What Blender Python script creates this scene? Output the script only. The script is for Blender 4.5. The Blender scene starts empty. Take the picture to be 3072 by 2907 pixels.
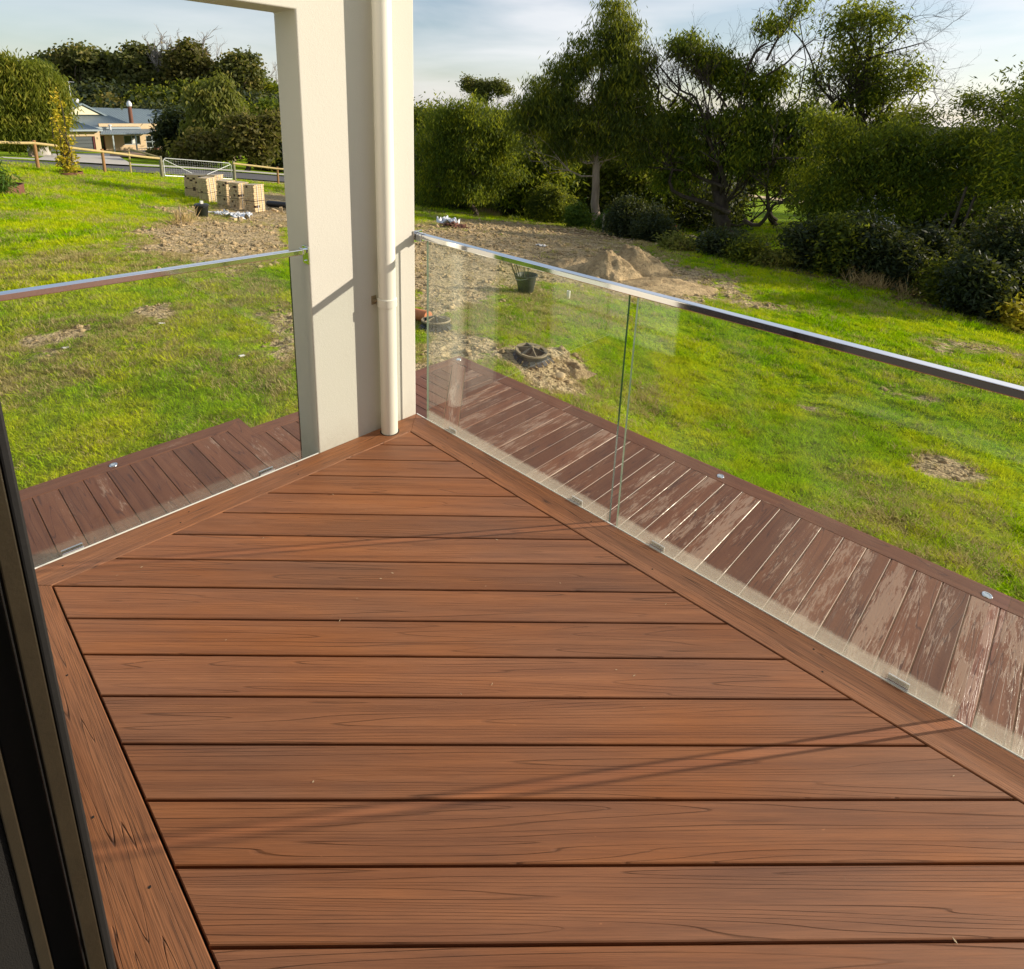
import bpy, bmesh, math, random
import numpy as np
from mathutils import Matrix, Vector

# ------------------------------------------------------------------ camera, sky, sun, exposure
S = bpy.context.scene
COL = S.collection
CAM = np.array([2.56014, -1.97949, 1.71568])
ROT = np.array([[0.72426428, 0.68859416, 0.03576787],      # camera right, down, forward in world axes
                [0.20862938, -0.16940426, -0.96321128],
                [-0.65720243, 0.70508175, -0.26635443]])
F, CX, CY = 1840.69, 1536.0, 833.0                          # photograph is 3072 x 2907
cd = bpy.data.cameras.new('camera'); cam = bpy.data.objects.new('camera', cd); COL.objects.link(cam)
M = Matrix.Identity(4)
for i in range(3):
    M[i][0] = ROT[0][i]; M[i][1] = -ROT[1][i]; M[i][2] = -ROT[2][i]; M[i][3] = CAM[i]
cam.matrix_world = M
cd.sensor_fit = 'HORIZONTAL'; cd.sensor_width = 36; cd.lens = F / 3072 * 36
cd.shift_y = -(1453.5 - CY) / 3072; cd.clip_start = 0.02; cd.clip_end = 3000
S.camera = cam

SUN_EL = math.radians(20.7)
SUN_XY = np.array([0.603, 0.798])
w = bpy.data.worlds.new('World'); S.world = w; w.use_nodes = True
nt = w.node_tree; nt.nodes.clear()
wo = nt.nodes.new('ShaderNodeOutputWorld'); bg = nt.nodes.new('ShaderNodeBackground')
sky = nt.nodes.new('ShaderNodeTexSky'); sky.sky_type = 'NISHITA'; sky.sun_disc = False
sky.sun_elevation = SUN_EL; sky.sun_rotation = math.atan2(SUN_XY[0], SUN_XY[1])
sky.air_density = 1.0; sky.dust_density = 0.6; sky.ozone_density = 2.0
tc = nt.nodes.new('ShaderNodeTexCoord')
mp = nt.nodes.new('ShaderNodeMapping'); mp.inputs['Scale'].default_value = (1.0, 1.0, 5.5)
mp.inputs['Rotation'].default_value = (0.10, 0.0, 0.5)
nz = nt.nodes.new('ShaderNodeTexNoise'); nz.inputs['Scale'].default_value = 2.3
nz.inputs['Detail'].default_value = 5; nz.inputs['Roughness'].default_value = 0.5; nz.inputs['Distortion'].default_value = 0.4
rp = nt.nodes.new('ShaderNodeValToRGB')
rp.color_ramp.elements[0].position = 0.36; rp.color_ramp.elements[0].color = (0.25,) * 3 + (1,)
rp.color_ramp.elements[1].position = 0.62; rp.color_ramp.elements[1].color = (0.97,) * 3 + (1,)
# more veil cloud towards the sun side
dt = nt.nodes.new('ShaderNodeVectorMath'); dt.operation = 'DOT_PRODUCT'
dt.inputs[1].default_value = (SUN_XY[0], SUN_XY[1], 0.0)
mr = nt.nodes.new('ShaderNodeMapRange'); mr.inputs[1].default_value = -0.5; mr.inputs[2].default_value = 0.75
mr.inputs[3].default_value = 0.35; mr.inputs[4].default_value = 1.0
mu = nt.nodes.new('ShaderNodeMath'); mu.operation = 'MULTIPLY'; mu.use_clamp = True
cm = nt.nodes.new('ShaderNodeMix'); cm.data_type = 'RGBA'
cn = nt.nodes.new('ShaderNodeMix'); cn.data_type = 'RGBA'
nz2 = nt.nodes.new('ShaderNodeTexNoise'); nz2.inputs['Scale'].default_value = 3.1; nz2.inputs['Detail'].default_value = 4
cn.inputs[6].default_value = (6.7, 6.8, 7.4, 1); cn.inputs[7].default_value = (10.4, 10.1, 9.8, 1)
L = nt.links.new
L(tc.outputs['Generated'], mp.inputs['Vector']); L(mp.outputs[0], nz.inputs['Vector']); L(mp.outputs[0], nz2.inputs['Vector'])
L(nz.outputs['Fac'], rp.inputs[0]); L(tc.outputs['Generated'], dt.inputs[0]); L(dt.outputs['Value'], mr.inputs[0])
L(rp.outputs[0], mu.inputs[0]); L(mr.outputs[0], mu.inputs[1]); L(mu.outputs[0], cm.inputs[0])
L(nz2.outputs['Fac'], cn.inputs[0]); L(sky.outputs[0], cm.inputs[6]); L(cn.outputs[2], cm.inputs[7])
L(cm.outputs[2], bg.inputs['Color']); bg.inputs['Strength'].default_value = 0.088
L(bg.outputs[0], wo.inputs['Surface'])

sl = bpy.data.lights.new('sun', 'SUN'); sl.energy = 5.0; sl.angle = math.radians(0.55); sl.color = (1.0, 0.87, 0.71)
so = bpy.data.objects.new('sun', sl); COL.objects.link(so)
sd = Vector((SUN_XY[0] * math.cos(SUN_EL), SUN_XY[1] * math.cos(SUN_EL), math.sin(SUN_EL)))
so.rotation_euler = sd.to_track_quat('Z', 'Y').to_euler()
S.view_settings.view_transform = 'Standard'; S.view_settings.look = 'None'
S.view_settings.exposure = 0.50; S.view_settings.gamma = 1.0; S.view_settings.use_curve_mapping = False
S.render.engine = 'CYCLES'
S.cycles.max_bounces = 8; S.cycles.transparent_max_bounces = 24; S.cycles.sample_clamp_indirect = 4
S.cycles.caustics_reflective = False; S.cycles.caustics_refractive = False

rng = np.random.default_rng(7)
R = random.Random(11)

# ------------------------------------------------------------------ pixel <-> place helpers (photograph pixels, real distances)
def ray(u, v):
    return np.array([(u - CX) / F, (v - CY) / F, 1.0]) @ ROT
def at_d(u, v, d):
    r = ray(u, v); return CAM + r * (d / math.hypot(r[0], r[1]))
def on_z(u, v, z):
    r = ray(u, v); return CAM + r * ((z - CAM[2]) / r[2])
FWD = np.array([ROT[2][0], ROT[2][1]]); FWD /= np.linalg.norm(FWD)

# ------------------------------------------------------------------ noise in numpy
def _h(ix, iy, s):
    n = (ix * 374761393 + iy * 668265263 + s * 1442695041) & 0xFFFFFFFF
    n = ((n ^ (n >> 13)) * 1274126177) & 0xFFFFFFFF
    return ((n ^ (n >> 16)) & 0xFFFF) / 65535.0
def vnoise(x, y, s=0):
    xi = np.floor(x).astype(np.int64); yi = np.floor(y).astype(np.int64)
    fx = x - xi; fy = y - yi; fx = fx * fx * (3 - 2 * fx); fy = fy * fy * (3 - 2 * fy)
    a = _h(xi, yi, s); b = _h(xi + 1, yi, s); c = _h(xi, yi + 1, s); d = _h(xi + 1, yi + 1, s)
    return (a * (1 - fx) + b * fx) * (1 - fy) + (c * (1 - fx) + d * fx) * fy
def fbm(x, y, s=0, o=4):
    t = 0; a = 0.5
    for i in range(o):
        t = t + a * vnoise(x * 2 ** i, y * 2 ** i, s + i * 17); a *= 0.5
    return t / (1 - 0.5 ** o)

# ------------------------------------------------------------------ terrain: smooth surface through surveyed spots
_ctl = [  # u, v, distance
    (1577, 878, 10.4), (1590, 1115, 6.8), (1300, 1000, 7.9), (606, 652, 21.5), (776, 637, 23.5), (565, 593, 28),
    (117, 508, 34), (316, 518.6, 36.5), (486, 533, 39), (703, 543, 42), (833, 552, 44), (318, 510, 43), (318, 495, 49.5),
    (20, 478, 49.5), (20, 490, 43), (800, 532, 49.5), (350, 458, 75), (100, 452, 75), (600, 470, 75), (850, 470, 80),
    (1800, 830, 13.5), (1790, 690, 28), (2764, 890, 17), (2500, 800, 18), (2040, 711, 33), (2330, 660, 45),
    (1300, 640, 30), (1400, 700, 18.5), (1300, 800, 13), (300, 900, 9.5), (100, 700, 15.5), (50, 600, 22),
    (2100, 745, 21.5), (3050, 1100, 12), (3050, 960, 16.5), (2400, 1000, 11.5), (2000, 1300, 6.6), (1250, 560, 60), (2800, 760, 32)]
pts = [tuple(at_d(u, v, d)) for u, v, d in _ctl]
pts += [(-3.5, 0, -1.12), (-3.2, -2.5, -1.13), (-6, -5, -1.5), (-2.5, 3.2, -1.15), (2.8, 3.2, -1.22), (5, 2.8, -1.3), (8, 2.5, -1.35),
        (1, -6, -1.1), (12, -6, -1.4), (-12, -12, -2.4), (0, 1, -1.15), (4, -1, -1.15), (14, 4, -2.2), (-1, -1, -1.15)]
for a in range(0, 360, 24):
    for rr, zz in ((140, -6.6), (260, -7.0)):
        pts.append((rr * math.cos(math.radians(a)), rr * math.sin(math.radians(a)), zz))
P3 = np.array(pts); _K = lambda r2: 0.5 * r2 * np.log(r2 + 1e-9)
_n = len(P3)
_A = np.zeros((_n + 3, _n + 3)); _d2 = ((P3[:, None, :2] - P3[None, :, :2]) ** 2).sum(-1)
_A[:_n, :_n] = _K(_d2) + np.eye(_n) * 1.0; _A[:_n, _n] = 1; _A[:_n, _n + 1:] = P3[:, :2]; _A[_n, :_n] = 1; _A[_n + 1:, :_n] = P3[:, :2].T
_W = np.linalg.solve(_A, np.concatenate([P3[:, 2], [0, 0, 0]]))
def tz0(x, y):
    x = np.asarray(x, float); y = np.asarray(y, float); shp = x.shape; x = x.ravel(); y = y.ravel()
    out = np.empty_like(x)
    for i in range(0, len(x), 20000):
        d2 = (x[i:i + 20000, None] - P3[None, :, 0]) ** 2 + (y[i:i + 20000, None] - P3[None, :, 1]) ** 2
        out[i:i + 20000] = _K(d2) @ _W[:_n] + _W[_n] + _W[_n + 1] * x[i:i + 20000] + _W[_n + 2] * y[i:i + 20000]
    r = np.hypot(x, y); k = np.clip((r - 110) / 80, 0, 1)
    out = out * (1 - k) + (-6.8) * k
    kn = np.clip((r - 1.5) / 3.0, 0, 1)
    return out.reshape(shp)
def G(u, v):
    """the spot of ground seen at that place in the photograph"""
    r = ray(u, v); rh = math.hypot(r[0], r[1]); r = r / rh
    ds = np.concatenate([np.linspace(2.5, 60, 600), np.linspace(60, 200, 300)])
    X = CAM[None] + ds[:, None] * r[None]
    h = X[:, 2] - tz0(X[:, 0], X[:, 1]); k = np.argmax(h < 0) if (h < 0).any() else len(ds) - 1
    k = max(k, 1); t = h[k - 1] / (h[k - 1] - h[k] + 1e-9)
    p = X[k - 1] + (X[k] - X[k - 1]) * min(max(t, 0), 1)
    return np.array([p[0], p[1], float(tz0(p[0], p[1]))])
def px(p): return F / float(np.dot(np.asarray(p) - CAM, ROT[2]))   # photograph pixels per metre at p

# bare sand: ellipses lying on the ground (placed by where they are seen)
_sand = [(660, 700, 240, 56, 1.0), (830, 620, 120, 50, .95), (1395, 755, 225, 85, 1.0), (1330, 860, 130, 60, 1.0), (1600, 700, 330, 40, .75), (1560, 795, 195, 54, .95),
         (1900, 830, 260, 60, .95), (2060, 885, 170, 38, .6), (1620, 1100, 175, 48, 1.0), (1360, 1035, 120, 50, .95), (455, 935, 100, 34, .85),
         (170, 1000, 90, 28, .8), (130, 1075, 60, 22, .6), (2860, 1420, 100, 40, .85), (850, 1000, 80, 110, .55), (1000, 1200, 60, 80, .3),
         (2700, 1180, 120, 22, .5), (2250, 905, 150, 22, .55), (2900, 1040, 160, 30, .45), (1270, 1120, 60, 50, .8), (560, 640, 90, 22, .5),
         (800, 540, 60, 12, .5), (2450, 1230, 60, 18, .4), (2600, 1500, 60, 20, .35), (290, 1190, 70, 30, .25)]
SAND = []
for u, v, du, dv, st in _sand:
    p = G(u, v); a = G(u - du, v); b = G(u, v - dv); c = G(u, v + dv)
    ra = np.linalg.norm(p[:2] - a[:2]); rb = 0.5 * np.linalg.norm(b[:2] - c[:2])
    dr = (p[:2] - CAM[:2]) / np.linalg.norm(p[:2] - CAM[:2])
    SAND.append((p[0], p[1], dr[0], dr[1], rb, ra, st))
def sandm(x, y):
    x = np.asarray(x, float); y = np.asarray(y, float); m = np.zeros_like(x)
    wx = (fbm(x * 1.5, y * 1.5, 3) - .5) * 2.0; wy = (fbm(x * 1.5, y * 1.5, 9) - .5) * 2.0
    for cx, cy, dx, dy, rb, ra, st in SAND:
        k = min(1.0, ra) * .9
        ux = (x + wx * k - cx) * dx + (y + wy * k - cy) * dy; uy = -(x + wx * k - cx) * dy + (y + wy * k - cy) * dx
        e = np.sqrt((ux / rb) ** 2 + (uy / ra) ** 2)
        m = np.maximum(m, st * np.clip((1.3 - e) / .75, 0, 1))
    return m
def drym(x, y):      # dry, thatchy lawn
    return np.clip((fbm(x * .55 + 5, y * .55, 21) - .46) * 5, 0, 1)
def relief(x, y, m):
    near = np.clip((60 - np.hypot(x, y)) / 30, 0, 1)
    return ((fbm(x * 2.3, y * 2.3, 31, 3) - .5) * .09 + (fbm(x * 7, y * 7, 33, 2) - .5) * .035 * (0.4 + m)) * near
def tz(x, y):
    x = np.asarray(x, float); y = np.asarray(y, float)
    return tz0(x, y) + relief(x, y, sandm(x, y))

# ------------------------------------------------------------------ object helpers
def tag(o, label=None, cat=None, group=None, kind=None):
    if label: o['label'] = label
    if cat: o['category'] = cat
    if group: o['group'] = group
    if kind: o['kind'] = kind
    return o
def empty(name, loc, label, cat, group=None):
    o = bpy.data.objects.new(name, None); o.empty_display_size = .2; COL.objects.link(o); o.location = tuple(loc)
    return tag(o, label, cat, group)
def mesh_np(name, V, Fq, mat=None, uv=None, smooth=False, fattr=None, mats=None, midx=None):
    """V (n,3); Fq list of (m,k) face arrays"""
    me = bpy.data.meshes.new(name); V = np.asarray(V, np.float32)
    if not isinstance(Fq, list): Fq = [Fq]
    Fq = [np.asarray(f, np.int32) for f in Fq if len(f)]
    nl = sum(f.size for f in Fq); nf = sum(len(f) for f in Fq)
    me.vertices.add(len(V)); me.vertices.foreach_set('co', V.ravel())
    me.loops.add(nl); me.polygons.add(nf)
    li = np.concatenate([f.ravel() for f in Fq]); me.loops.foreach_set('vertex_index', li)
    tot = np.concatenate([np.full(len(f), f.shape[1], np.int32) for f in Fq]); st = np.concatenate([[0], np.cumsum(tot)[:-1]]).astype(np.int32)
    me.polygons.foreach_set('loop_start', st); me.polygons.foreach_set('loop_total', tot)
    if smooth: me.polygons.foreach_set('use_smooth', np.ones(nf, bool))
    if midx is not None: me.polygons.foreach_set('material_index', np.asarray(midx, np.int32))
    if uv is not None:
        ul = me.uv_layers.new(name='UVMap'); ul.data.foreach_set('uv', np.asarray(uv, np.float32)[li].ravel())
    if fattr is not None:
        a = me.attributes.new('rnd', 'FLOAT', 'FACE'); a.data.foreach_set('value', np.asarray(fattr, np.float32))
    me.update(calc_edges=True)
    for m_ in (mats or ([mat] if mat else [])): me.materials.append(m_)
    return me
def link(name, me, parent=None, loc=None):
    o = bpy.data.objects.new(name, me); COL.objects.link(o)
    if parent is not None: o.parent = parent
    if loc is not None: o.location = tuple(loc)
    return o
class MB:
    """collects simple solids; build() makes ONE mesh object"""
    def __init__(s): s.v = []; s.f3 = []; s.f4 = []; s.fn = []; s.n = 0
    def add(s, V, faces):
        V = np.asarray(V, float); b = s.n
        for f in faces:
            f = [i + b for i in f]
            (s.f3 if len(f) == 3 else s.f4 if len(f) == 4 else s.fn).append(f)
        s.v.append(V); s.n += len(V); return s
    def box(s, a, b, mtx=None):
        x0, y0, z0 = a; x1, y1, z1 = b
        V = np.array([(x0, y0, z0), (x1, y0, z0), (x1, y1, z0), (x0, y1, z0), (x0, y0, z1), (x1, y0, z1), (x1, y1, z1), (x0, y1, z1)], float)
        if mtx is not None: V = V @ np.array(mtx)[:3, :3].T + np.array(mtx)[:3, 3]
        return s.add(V, [(3, 2, 1, 0), (4, 5, 6, 7), (0, 1, 5, 4), (1, 2, 6, 5), (2, 3, 7, 6), (3, 0, 4, 7)])
    def tube(s, P, rad, n=8, cap=True):
        P = np.asarray(P, float); rad = np.broadcast_to(np.asarray(rad, float), (len(P),))
        V = []; T = np.gradient(P, axis=0); up = np.array([0, 0, 1.0])
        t0 = T[0] / (np.linalg.norm(T[0]) + 1e-9)
        if abs(t0[2]) > .9: up = np.array([1.0, 0, 0])
        for i in range(len(P)):
            t = T[i] / (np.linalg.norm(T[i]) + 1e-9); a = np.cross(t, up); a /= np.linalg.norm(a) + 1e-9; b = np.cross(t, a); up = -np.cross(t, a) if False else up
            for k in range(n):
                an = 2 * math.pi * k / n; V.append(P[i] + rad[i] * (a * math.cos(an) + b * math.sin(an)))
        fs = []
        for i in range(len(P) - 1):
            for k in range(n): fs.append((i * n + k, i * n + (k + 1) % n, (i + 1) * n + (k + 1) % n, (i + 1) * n + k))
        if cap: fs.append(tuple(range(n))); fs.append(tuple((len(P) - 1) * n + k for k in range(n))[::-1])
        return s.add(V, fs)
    def lathe(s, prof, c=(0, 0, 0), n=24, cap=True):
        V = []; fs = []
        for r, z in prof:
            for k in range(n): V.append((c[0] + r * math.cos(2 * math.pi * k / n), c[1] + r * math.sin(2 * math.pi * k / n), c[2] + z))
        for i in range(len(prof) - 1):
            for k in range(n): fs.append((i * n + k, i * n + (k + 1) % n, (i + 1) * n + (k + 1) % n, (i + 1) * n + k))
        if cap: fs.append(tuple(range(n))[::-1]); fs.append(tuple((len(prof) - 1) * n + k for k in range(n)))
        return s.add(V, fs)
    def build(s, name, mat, parent=None, loc=None, smooth=False, bevel=0):
        V = np.concatenate(s.v); me = bpy.data.meshes.new(name)
        me.from_pydata(V.tolist(), [], s.f3 + s.f4 + s.fn); me.update()
        if smooth: me.shade_smooth()
        me.materials.append(mat)
        o = link(name, me, parent, loc)
        if smooth and hasattr(me, 'set_sharp_from_angle'): me.set_sharp_from_angle(angle=math.radians(40))
        if bevel:
            b = o.modifiers.new('bevel', 'BEVEL'); b.width = bevel; b.segments = 2; b.limit_method = 'ANGLE'
        return o
def place(parent_loc, pts): return np.asarray(pts, float) - np.asarray(parent_loc, float)

# ------------------------------------------------------------------ materials
class NT:
    def __init__(s, name):
        s.m = bpy.data.materials.new(name); s.m.use_nodes = True; s.t = s.m.node_tree; s.t.nodes.clear()
        s.out = s.n('ShaderNodeOutputMaterial')
    def n(s, ty, **kw):
        nd = s.t.nodes.new(ty)
        for k, v in kw.items():
            if k.startswith('_'): setattr(nd, k[1:], v)
            else:
                key = int(k[1:]) if k[0] == 'i' and k[1:].isdigit() else k.replace('__', ' ')
                inp = nd.inputs[key]
                if isinstance(v, bpy.types.NodeSocket): s.t.links.new(v, inp)
                else: inp.default_value = v
        return nd
    def noise(s, vec, scale, detail=3, rough=.55, dist=0, out='Fac'):
        return s.n('ShaderNodeTexNoise', Vector=vec, Scale=scale, Detail=detail, Roughness=rough, Distortion=dist).outputs[out]
    def ramp(s, fac, *st):
        r = s.n('ShaderNodeValToRGB', i0=fac); e = r.color_ramp.elements
        while len(e) < len(st): e.new(.5)
        for i, (p, c) in enumerate(st):
            e[i].position = p; e[i].color = (c if isinstance(c, tuple) else (c, c, c)) + (1,)
        return r.outputs[0]
    def mix(s, f, a, b, mode='MIX'):
        nd = s.n('ShaderNodeMix', _data_type='RGBA', _blend_type=mode)
        for i, v in ((0, f), (6, a), (7, b)):
            if isinstance(v, bpy.types.NodeSocket): s.t.links.new(v, nd.inputs[i])
            else: nd.inputs[i].default_value = v if not isinstance(v, tuple) else v + (1,)
        return nd.outputs[2]
    def math(s, op, a, b=0.0, clamp=False):
        nd = s.n('ShaderNodeMath', _operation=op, _use_clamp=clamp)
        for i, v in ((0, a), (1, b)):
            if isinstance(v, bpy.types.NodeSocket): s.t.links.new(v, nd.inputs[i])
            else: nd.inputs[i].default_value = v
        return nd.outputs[0]
    def map(s, vec, scale=(1, 1, 1), rot=(0, 0, 0), loc=(0, 0, 0)):
        return s.n('ShaderNodeMapping', Vector=vec, Scale=scale, Rotation=rot, Location=loc).outputs[0]
    def bump(s, h, strength=.3, dist=.01): return s.n('ShaderNodeBump', Height=h, Strength=strength, Distance=dist).outputs[0]
    def bsdf(s, col, rough=.6, normal=None, metal=0.0, spec=.5, **kw):
        b = s.n('ShaderNodeBsdfPrincipled')
        for k, v in [('Base Color', col), ('Roughness', rough), ('Normal', normal), ('Metallic', metal), ('Specular IOR Level', spec)] + [(k.replace('__', ' '), v) for k, v in kw.items()]:
            if v is None: continue
            if isinstance(v, bpy.types.NodeSocket): s.t.links.new(v, b.inputs[k])
            else: b.inputs[k].default_value = (v + (1,)) if isinstance(v, tuple) and len(v) == 3 else v
        s.t.links.new(b.outputs[0], s.out.inputs[0]); return b
    def obj(s): return s.n('ShaderNodeTexCoord').outputs['Object']
    def pos(s): return s.n('ShaderNodeNewGeometry').outputs['Position']
    def uv(s): return s.n('ShaderNodeUVMap').outputs[0]
    def rnd(s): return s.n('ShaderNodeObjectInfo').outputs['Random']
def simple(name, col, rough=.6, metal=0., spec=.5, var=.25, scale=12, bump=.15, bd=.004):
    t = NT(name); v = t.obj(); n = t.noise(v, scale, 4)
    c = t.mix(n, tuple(x * (1 - var) for x in col), tuple(min(1, x * (1 + var)) for x in col))
    t.bsdf(c, rough, t.bump(t.noise(v, scale * 6, 3), bump, bd), metal, spec); return t.m
def wood(name, light, dark, groove, rough=.55, lines=13, gb=.55, contrast=1.0, stain=0.0, cross=(0.55, 13.0)):
    t = NT(name); v = t.uv(); r = t.rnd()
    wv = t.map(v, (cross[0], cross[1], 1))
    n1 = t.noise(wv, 1.0, 1.6, .45, .25)
    fr = t.math('FRACT', t.math('MULTIPLY', n1, float(lines)))
    tri = t.math('ABSOLUTE', t.math('SUBTRACT', fr, .5))                    # 0 at line centre
    fine = t.noise(t.map(v, (7, 330, 1)), 1.0, 2, .6)
    lw = t.math('ADD', t.math('MULTIPLY', t.noise(t.map(v, (2.5, 40, 1)), 1, 2), .13), -.018)
    line = t.n('ShaderNodeMapRange', i0=tri, i1=0.0, i2=lw, i3=1.0, i4=0.0, _clamp=True).outputs[0]
    line = t.math('MULTIPLY', line, t.ramp(t.noise(t.map(v, (1.6, 9, 1), loc=(3, 7, 0)), 1, 2), (.36, .3), (.58, 1.0)))
    streak = t.noise(t.map(v, (1.1, 28, 1), loc=(9, 1, 0)), 1.0, 3, .6)
    c = t.mix(t.ramp(streak, (.3, 0.), (.7, 1.)), dark, light)
    c = t.mix(t.math('MULTIPLY', t.ramp(fine, (.42, 0.), (.72, 1.)), .55 * contrast), c, groove)
    c = t.mix(t.math('MULTIPLY', line, .74 * contrast, True), c, groove)
    big = t.noise(t.map(v, (.8, 2.5, 1), loc=(2, 2, 5)), 1.4, 3)
    hsv = t.n('ShaderNodeHueSaturation', Color=c, Value=t.math('ADD', t.math('ADD', t.math('MULTIPLY', r, .22), .78), t.math('MULTIPLY', t.math('SUBTRACT', big, .5), .5)),
              Saturation=t.math('ADD', t.math('MULTIPLY', big, .35), .83)).outputs[0]
    # odd pale scuffs and specks
    sp = t.ramp(t.noise(t.map(v, (30, 70, 1)), 1.0, 1, .5), (.80, 0.), (.84, 1.))
    hsv = t.mix(t.math('MULTIPLY', sp, .35), hsv, tuple(min(1, x * 1.9) for x in light))
    h = t.math('SUBTRACT', t.math('MULTIPLY', fine, .35), line)
    t.bsdf(hsv, t.math('ADD', t.math('MULTIPLY', fine, .25), rough - .1), t.bump(h, gb, .0022), 0, .45)
    return t.m
M_ = {}
M_['deck'] = wood('brown composite deck board', (.365, .143, .060), (.232, .086, .037), (.065, .024, .012), .55, lines=22, gb=.9, contrast=.58, cross=(.26, 12.))
M_['deck_border'] = wood('brown composite border board', (.395, .160, .067), (.268, .103, .043), (.055, .022, .011), .52, lines=24, gb=1.0, contrast=1.25, cross=(.26, 13.))
def lower_wood(name, patch_lo, patch_hi):
    t = NT(name); v = t.uv(); r = t.rnd()
    streak = t.noise(t.map(v, (1.3, 30, 1)), 1.0, 3, .6)
    c = t.mix(t.ramp(streak, (.3, 0.), (.7, 1.)), (.115, .038, .015), (.190, .074, .034))
    n1 = t.noise(t.map(v, (.6, 12, 1)), 1.0, 1.5, .45, .3)
    tri = t.math('ABSOLUTE', t.math('SUBTRACT', t.math('FRACT', t.math('MULTIPLY', n1, 11.)), .5))
    line = t.ramp(tri, (.0, 1.), (.09, 0.))
    c = t.mix(t.math('MULTIPLY', line, .75), c, (.035, .012, .008))
    c = t.n('ShaderNodeHueSaturation', Color=c, Value=t.math('ADD', t.math('MULTIPLY', r, .5), .72)).outputs[0]
    # pale patches, streaked along the boards and different from board to board
    base = t.noise(t.map(v, (1.7, 8.0, 1)), 1.0, 2.0, .55)
    patch_fine = t.noise(t.map(v, (9, 75, 1)), 1.0, 4.5, .68, .9)
    amt = t.math('ADD', t.math('ADD', t.math('MULTIPLY', base, .55), t.math('MULTIPLY', patch_fine, .55)), t.math('MULTIPLY', r, .13))
    fm = t.ramp(amt, (patch_lo, 0.), (patch_hi, 1.))
    c = t.mix(t.math('MULTIPLY', fm, .60), c, (.40, .27, .19))
    t.bsdf(c, t.mix(fm, (.46,) * 3, (.34,) * 3), t.bump(t.math('ADD', t.math('MULTIPLY', fm, .5), t.math('MULTIPLY', line, -.6)), .5, .0015), 0, .5)
    return t.m
M_['lower'] = lower_wood('patchy red brown deck board', .645, .70)
M_['lower_plain'] = lower_wood('red brown deck border board', .74, .80)
def render_mat():
    t = NT('cream acrylic render'); v = t.obj()
    n = t.noise(v, 1.3, 4); c = t.mix(n, (.525, .515, .455), (.58, .57, .51))
    c = t.mix(t.math('MULTIPLY', t.ramp(t.noise(v, 3.0, 5), (.72, 0.), (.8, 1.)), .15), c, (.5, .48, .42))
    z = t.n('ShaderNodeSeparateXYZ', Vector=v).outputs[2]
    c = t.mix(t.math('MULTIPLY', t.n('ShaderNodeMapRange', i0=t.math('ADD', z, t.math('MULTIPLY', t.noise(v, 9, 4, .7), .16)), i1=.05, i2=.22, i3=.5, i4=0., _clamp=True).outputs[0], t.noise(v, 26, 4, .7)), c, (.30, .25, .18))
    c = t.mix(t.math('MULTIPLY', t.ramp(t.noise(t.map(v, (9, 9, .5)), 1.0, 4, .6), (.60, 0.), (.75, 1.)), .12), c, (.35, .34, .28))
    g = t.math('ADD', t.noise(v, 230, 3, .6), t.math('MULTIPLY', t.noise(v, 70, 2), .6))
    t.bsdf(c, .82, t.bump(g, .42, .0025), 0, .3); return t.m
M_['render'] = render_mat()
M_['pvc'] = simple('cream painted pvc', (.78, .76, .67), .28, var=.03, bump=.02, scale=3)
M_['chrome'] = simple('polished stainless steel', (.80, .81, .83), .07, 1.0, var=.04, bump=.0, scale=4)
M_['alu'] = simple('brushed aluminium', (.62, .64, .66), .3, 1.0, var=.05, bump=.02)
M_['white_trim'] = simple('white edge trim', (.78, .78, .74), .5, var=.08)
M_['dark_gap'] = simple('black joist shadow tape', (.012, .010, .009), .9)
M_['tan_joint'] = simple('tan joint backing', (.52, .34, .20), .8, var=.3, scale=30)  # tan layer under the lower deck that shows pale through the gaps
M_['frame'] = simple('bronze door frame', (.022, .017, .009), .42, 0, .5, var=.25, scale=20)
M_['rubber'] = simple('black rubber seal', (.004, .004, .004), .7)
M_['darkroom'] = simple('dim interior paint', (.06, .055, .05), .9)
def glass_mat(name, film):  # film: strength of a pale band painted in for a reflection, and of smears
    t = NT(name)
    tr = t.n('ShaderNodeBsdfTransparent', Color=(.95, .975, .96, 1)); gl = t.n('ShaderNodeBsdfGlossy', Roughness=.0, Color=(1, 1, 1, 1))
    bf = t.n('ShaderNodeNewGeometry').outputs['Backfacing']
    fr = t.n('ShaderNodeFresnel', IOR=t.n('ShaderNodeMapRange', i0=bf, i1=0., i2=1., i3=1.62, i4=1/1.62).outputs[0]).outputs[0]
    mx = t.n('ShaderNodeMixShader', i0=fr, i1=tr.outputs[0], i2=gl.outputs[0])
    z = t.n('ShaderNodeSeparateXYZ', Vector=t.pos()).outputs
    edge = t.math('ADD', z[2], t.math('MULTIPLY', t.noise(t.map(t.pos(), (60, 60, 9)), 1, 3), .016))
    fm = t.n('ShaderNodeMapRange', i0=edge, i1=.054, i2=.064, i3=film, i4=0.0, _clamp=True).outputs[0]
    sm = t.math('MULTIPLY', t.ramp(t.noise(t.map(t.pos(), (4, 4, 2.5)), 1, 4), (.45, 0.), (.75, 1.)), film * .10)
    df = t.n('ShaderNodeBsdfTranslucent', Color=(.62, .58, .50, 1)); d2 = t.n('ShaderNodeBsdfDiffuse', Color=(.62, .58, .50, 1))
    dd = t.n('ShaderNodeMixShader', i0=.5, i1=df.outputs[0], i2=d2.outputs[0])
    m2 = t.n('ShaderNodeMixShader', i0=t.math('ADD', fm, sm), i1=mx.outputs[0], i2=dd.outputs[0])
    t.t.links.new(m2.outputs[0], t.out.inputs[0]); return t.m
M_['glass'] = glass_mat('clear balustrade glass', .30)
M_['glass_b'] = glass_mat('clear balustrade glass with faint painted reflection', .10)
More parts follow.
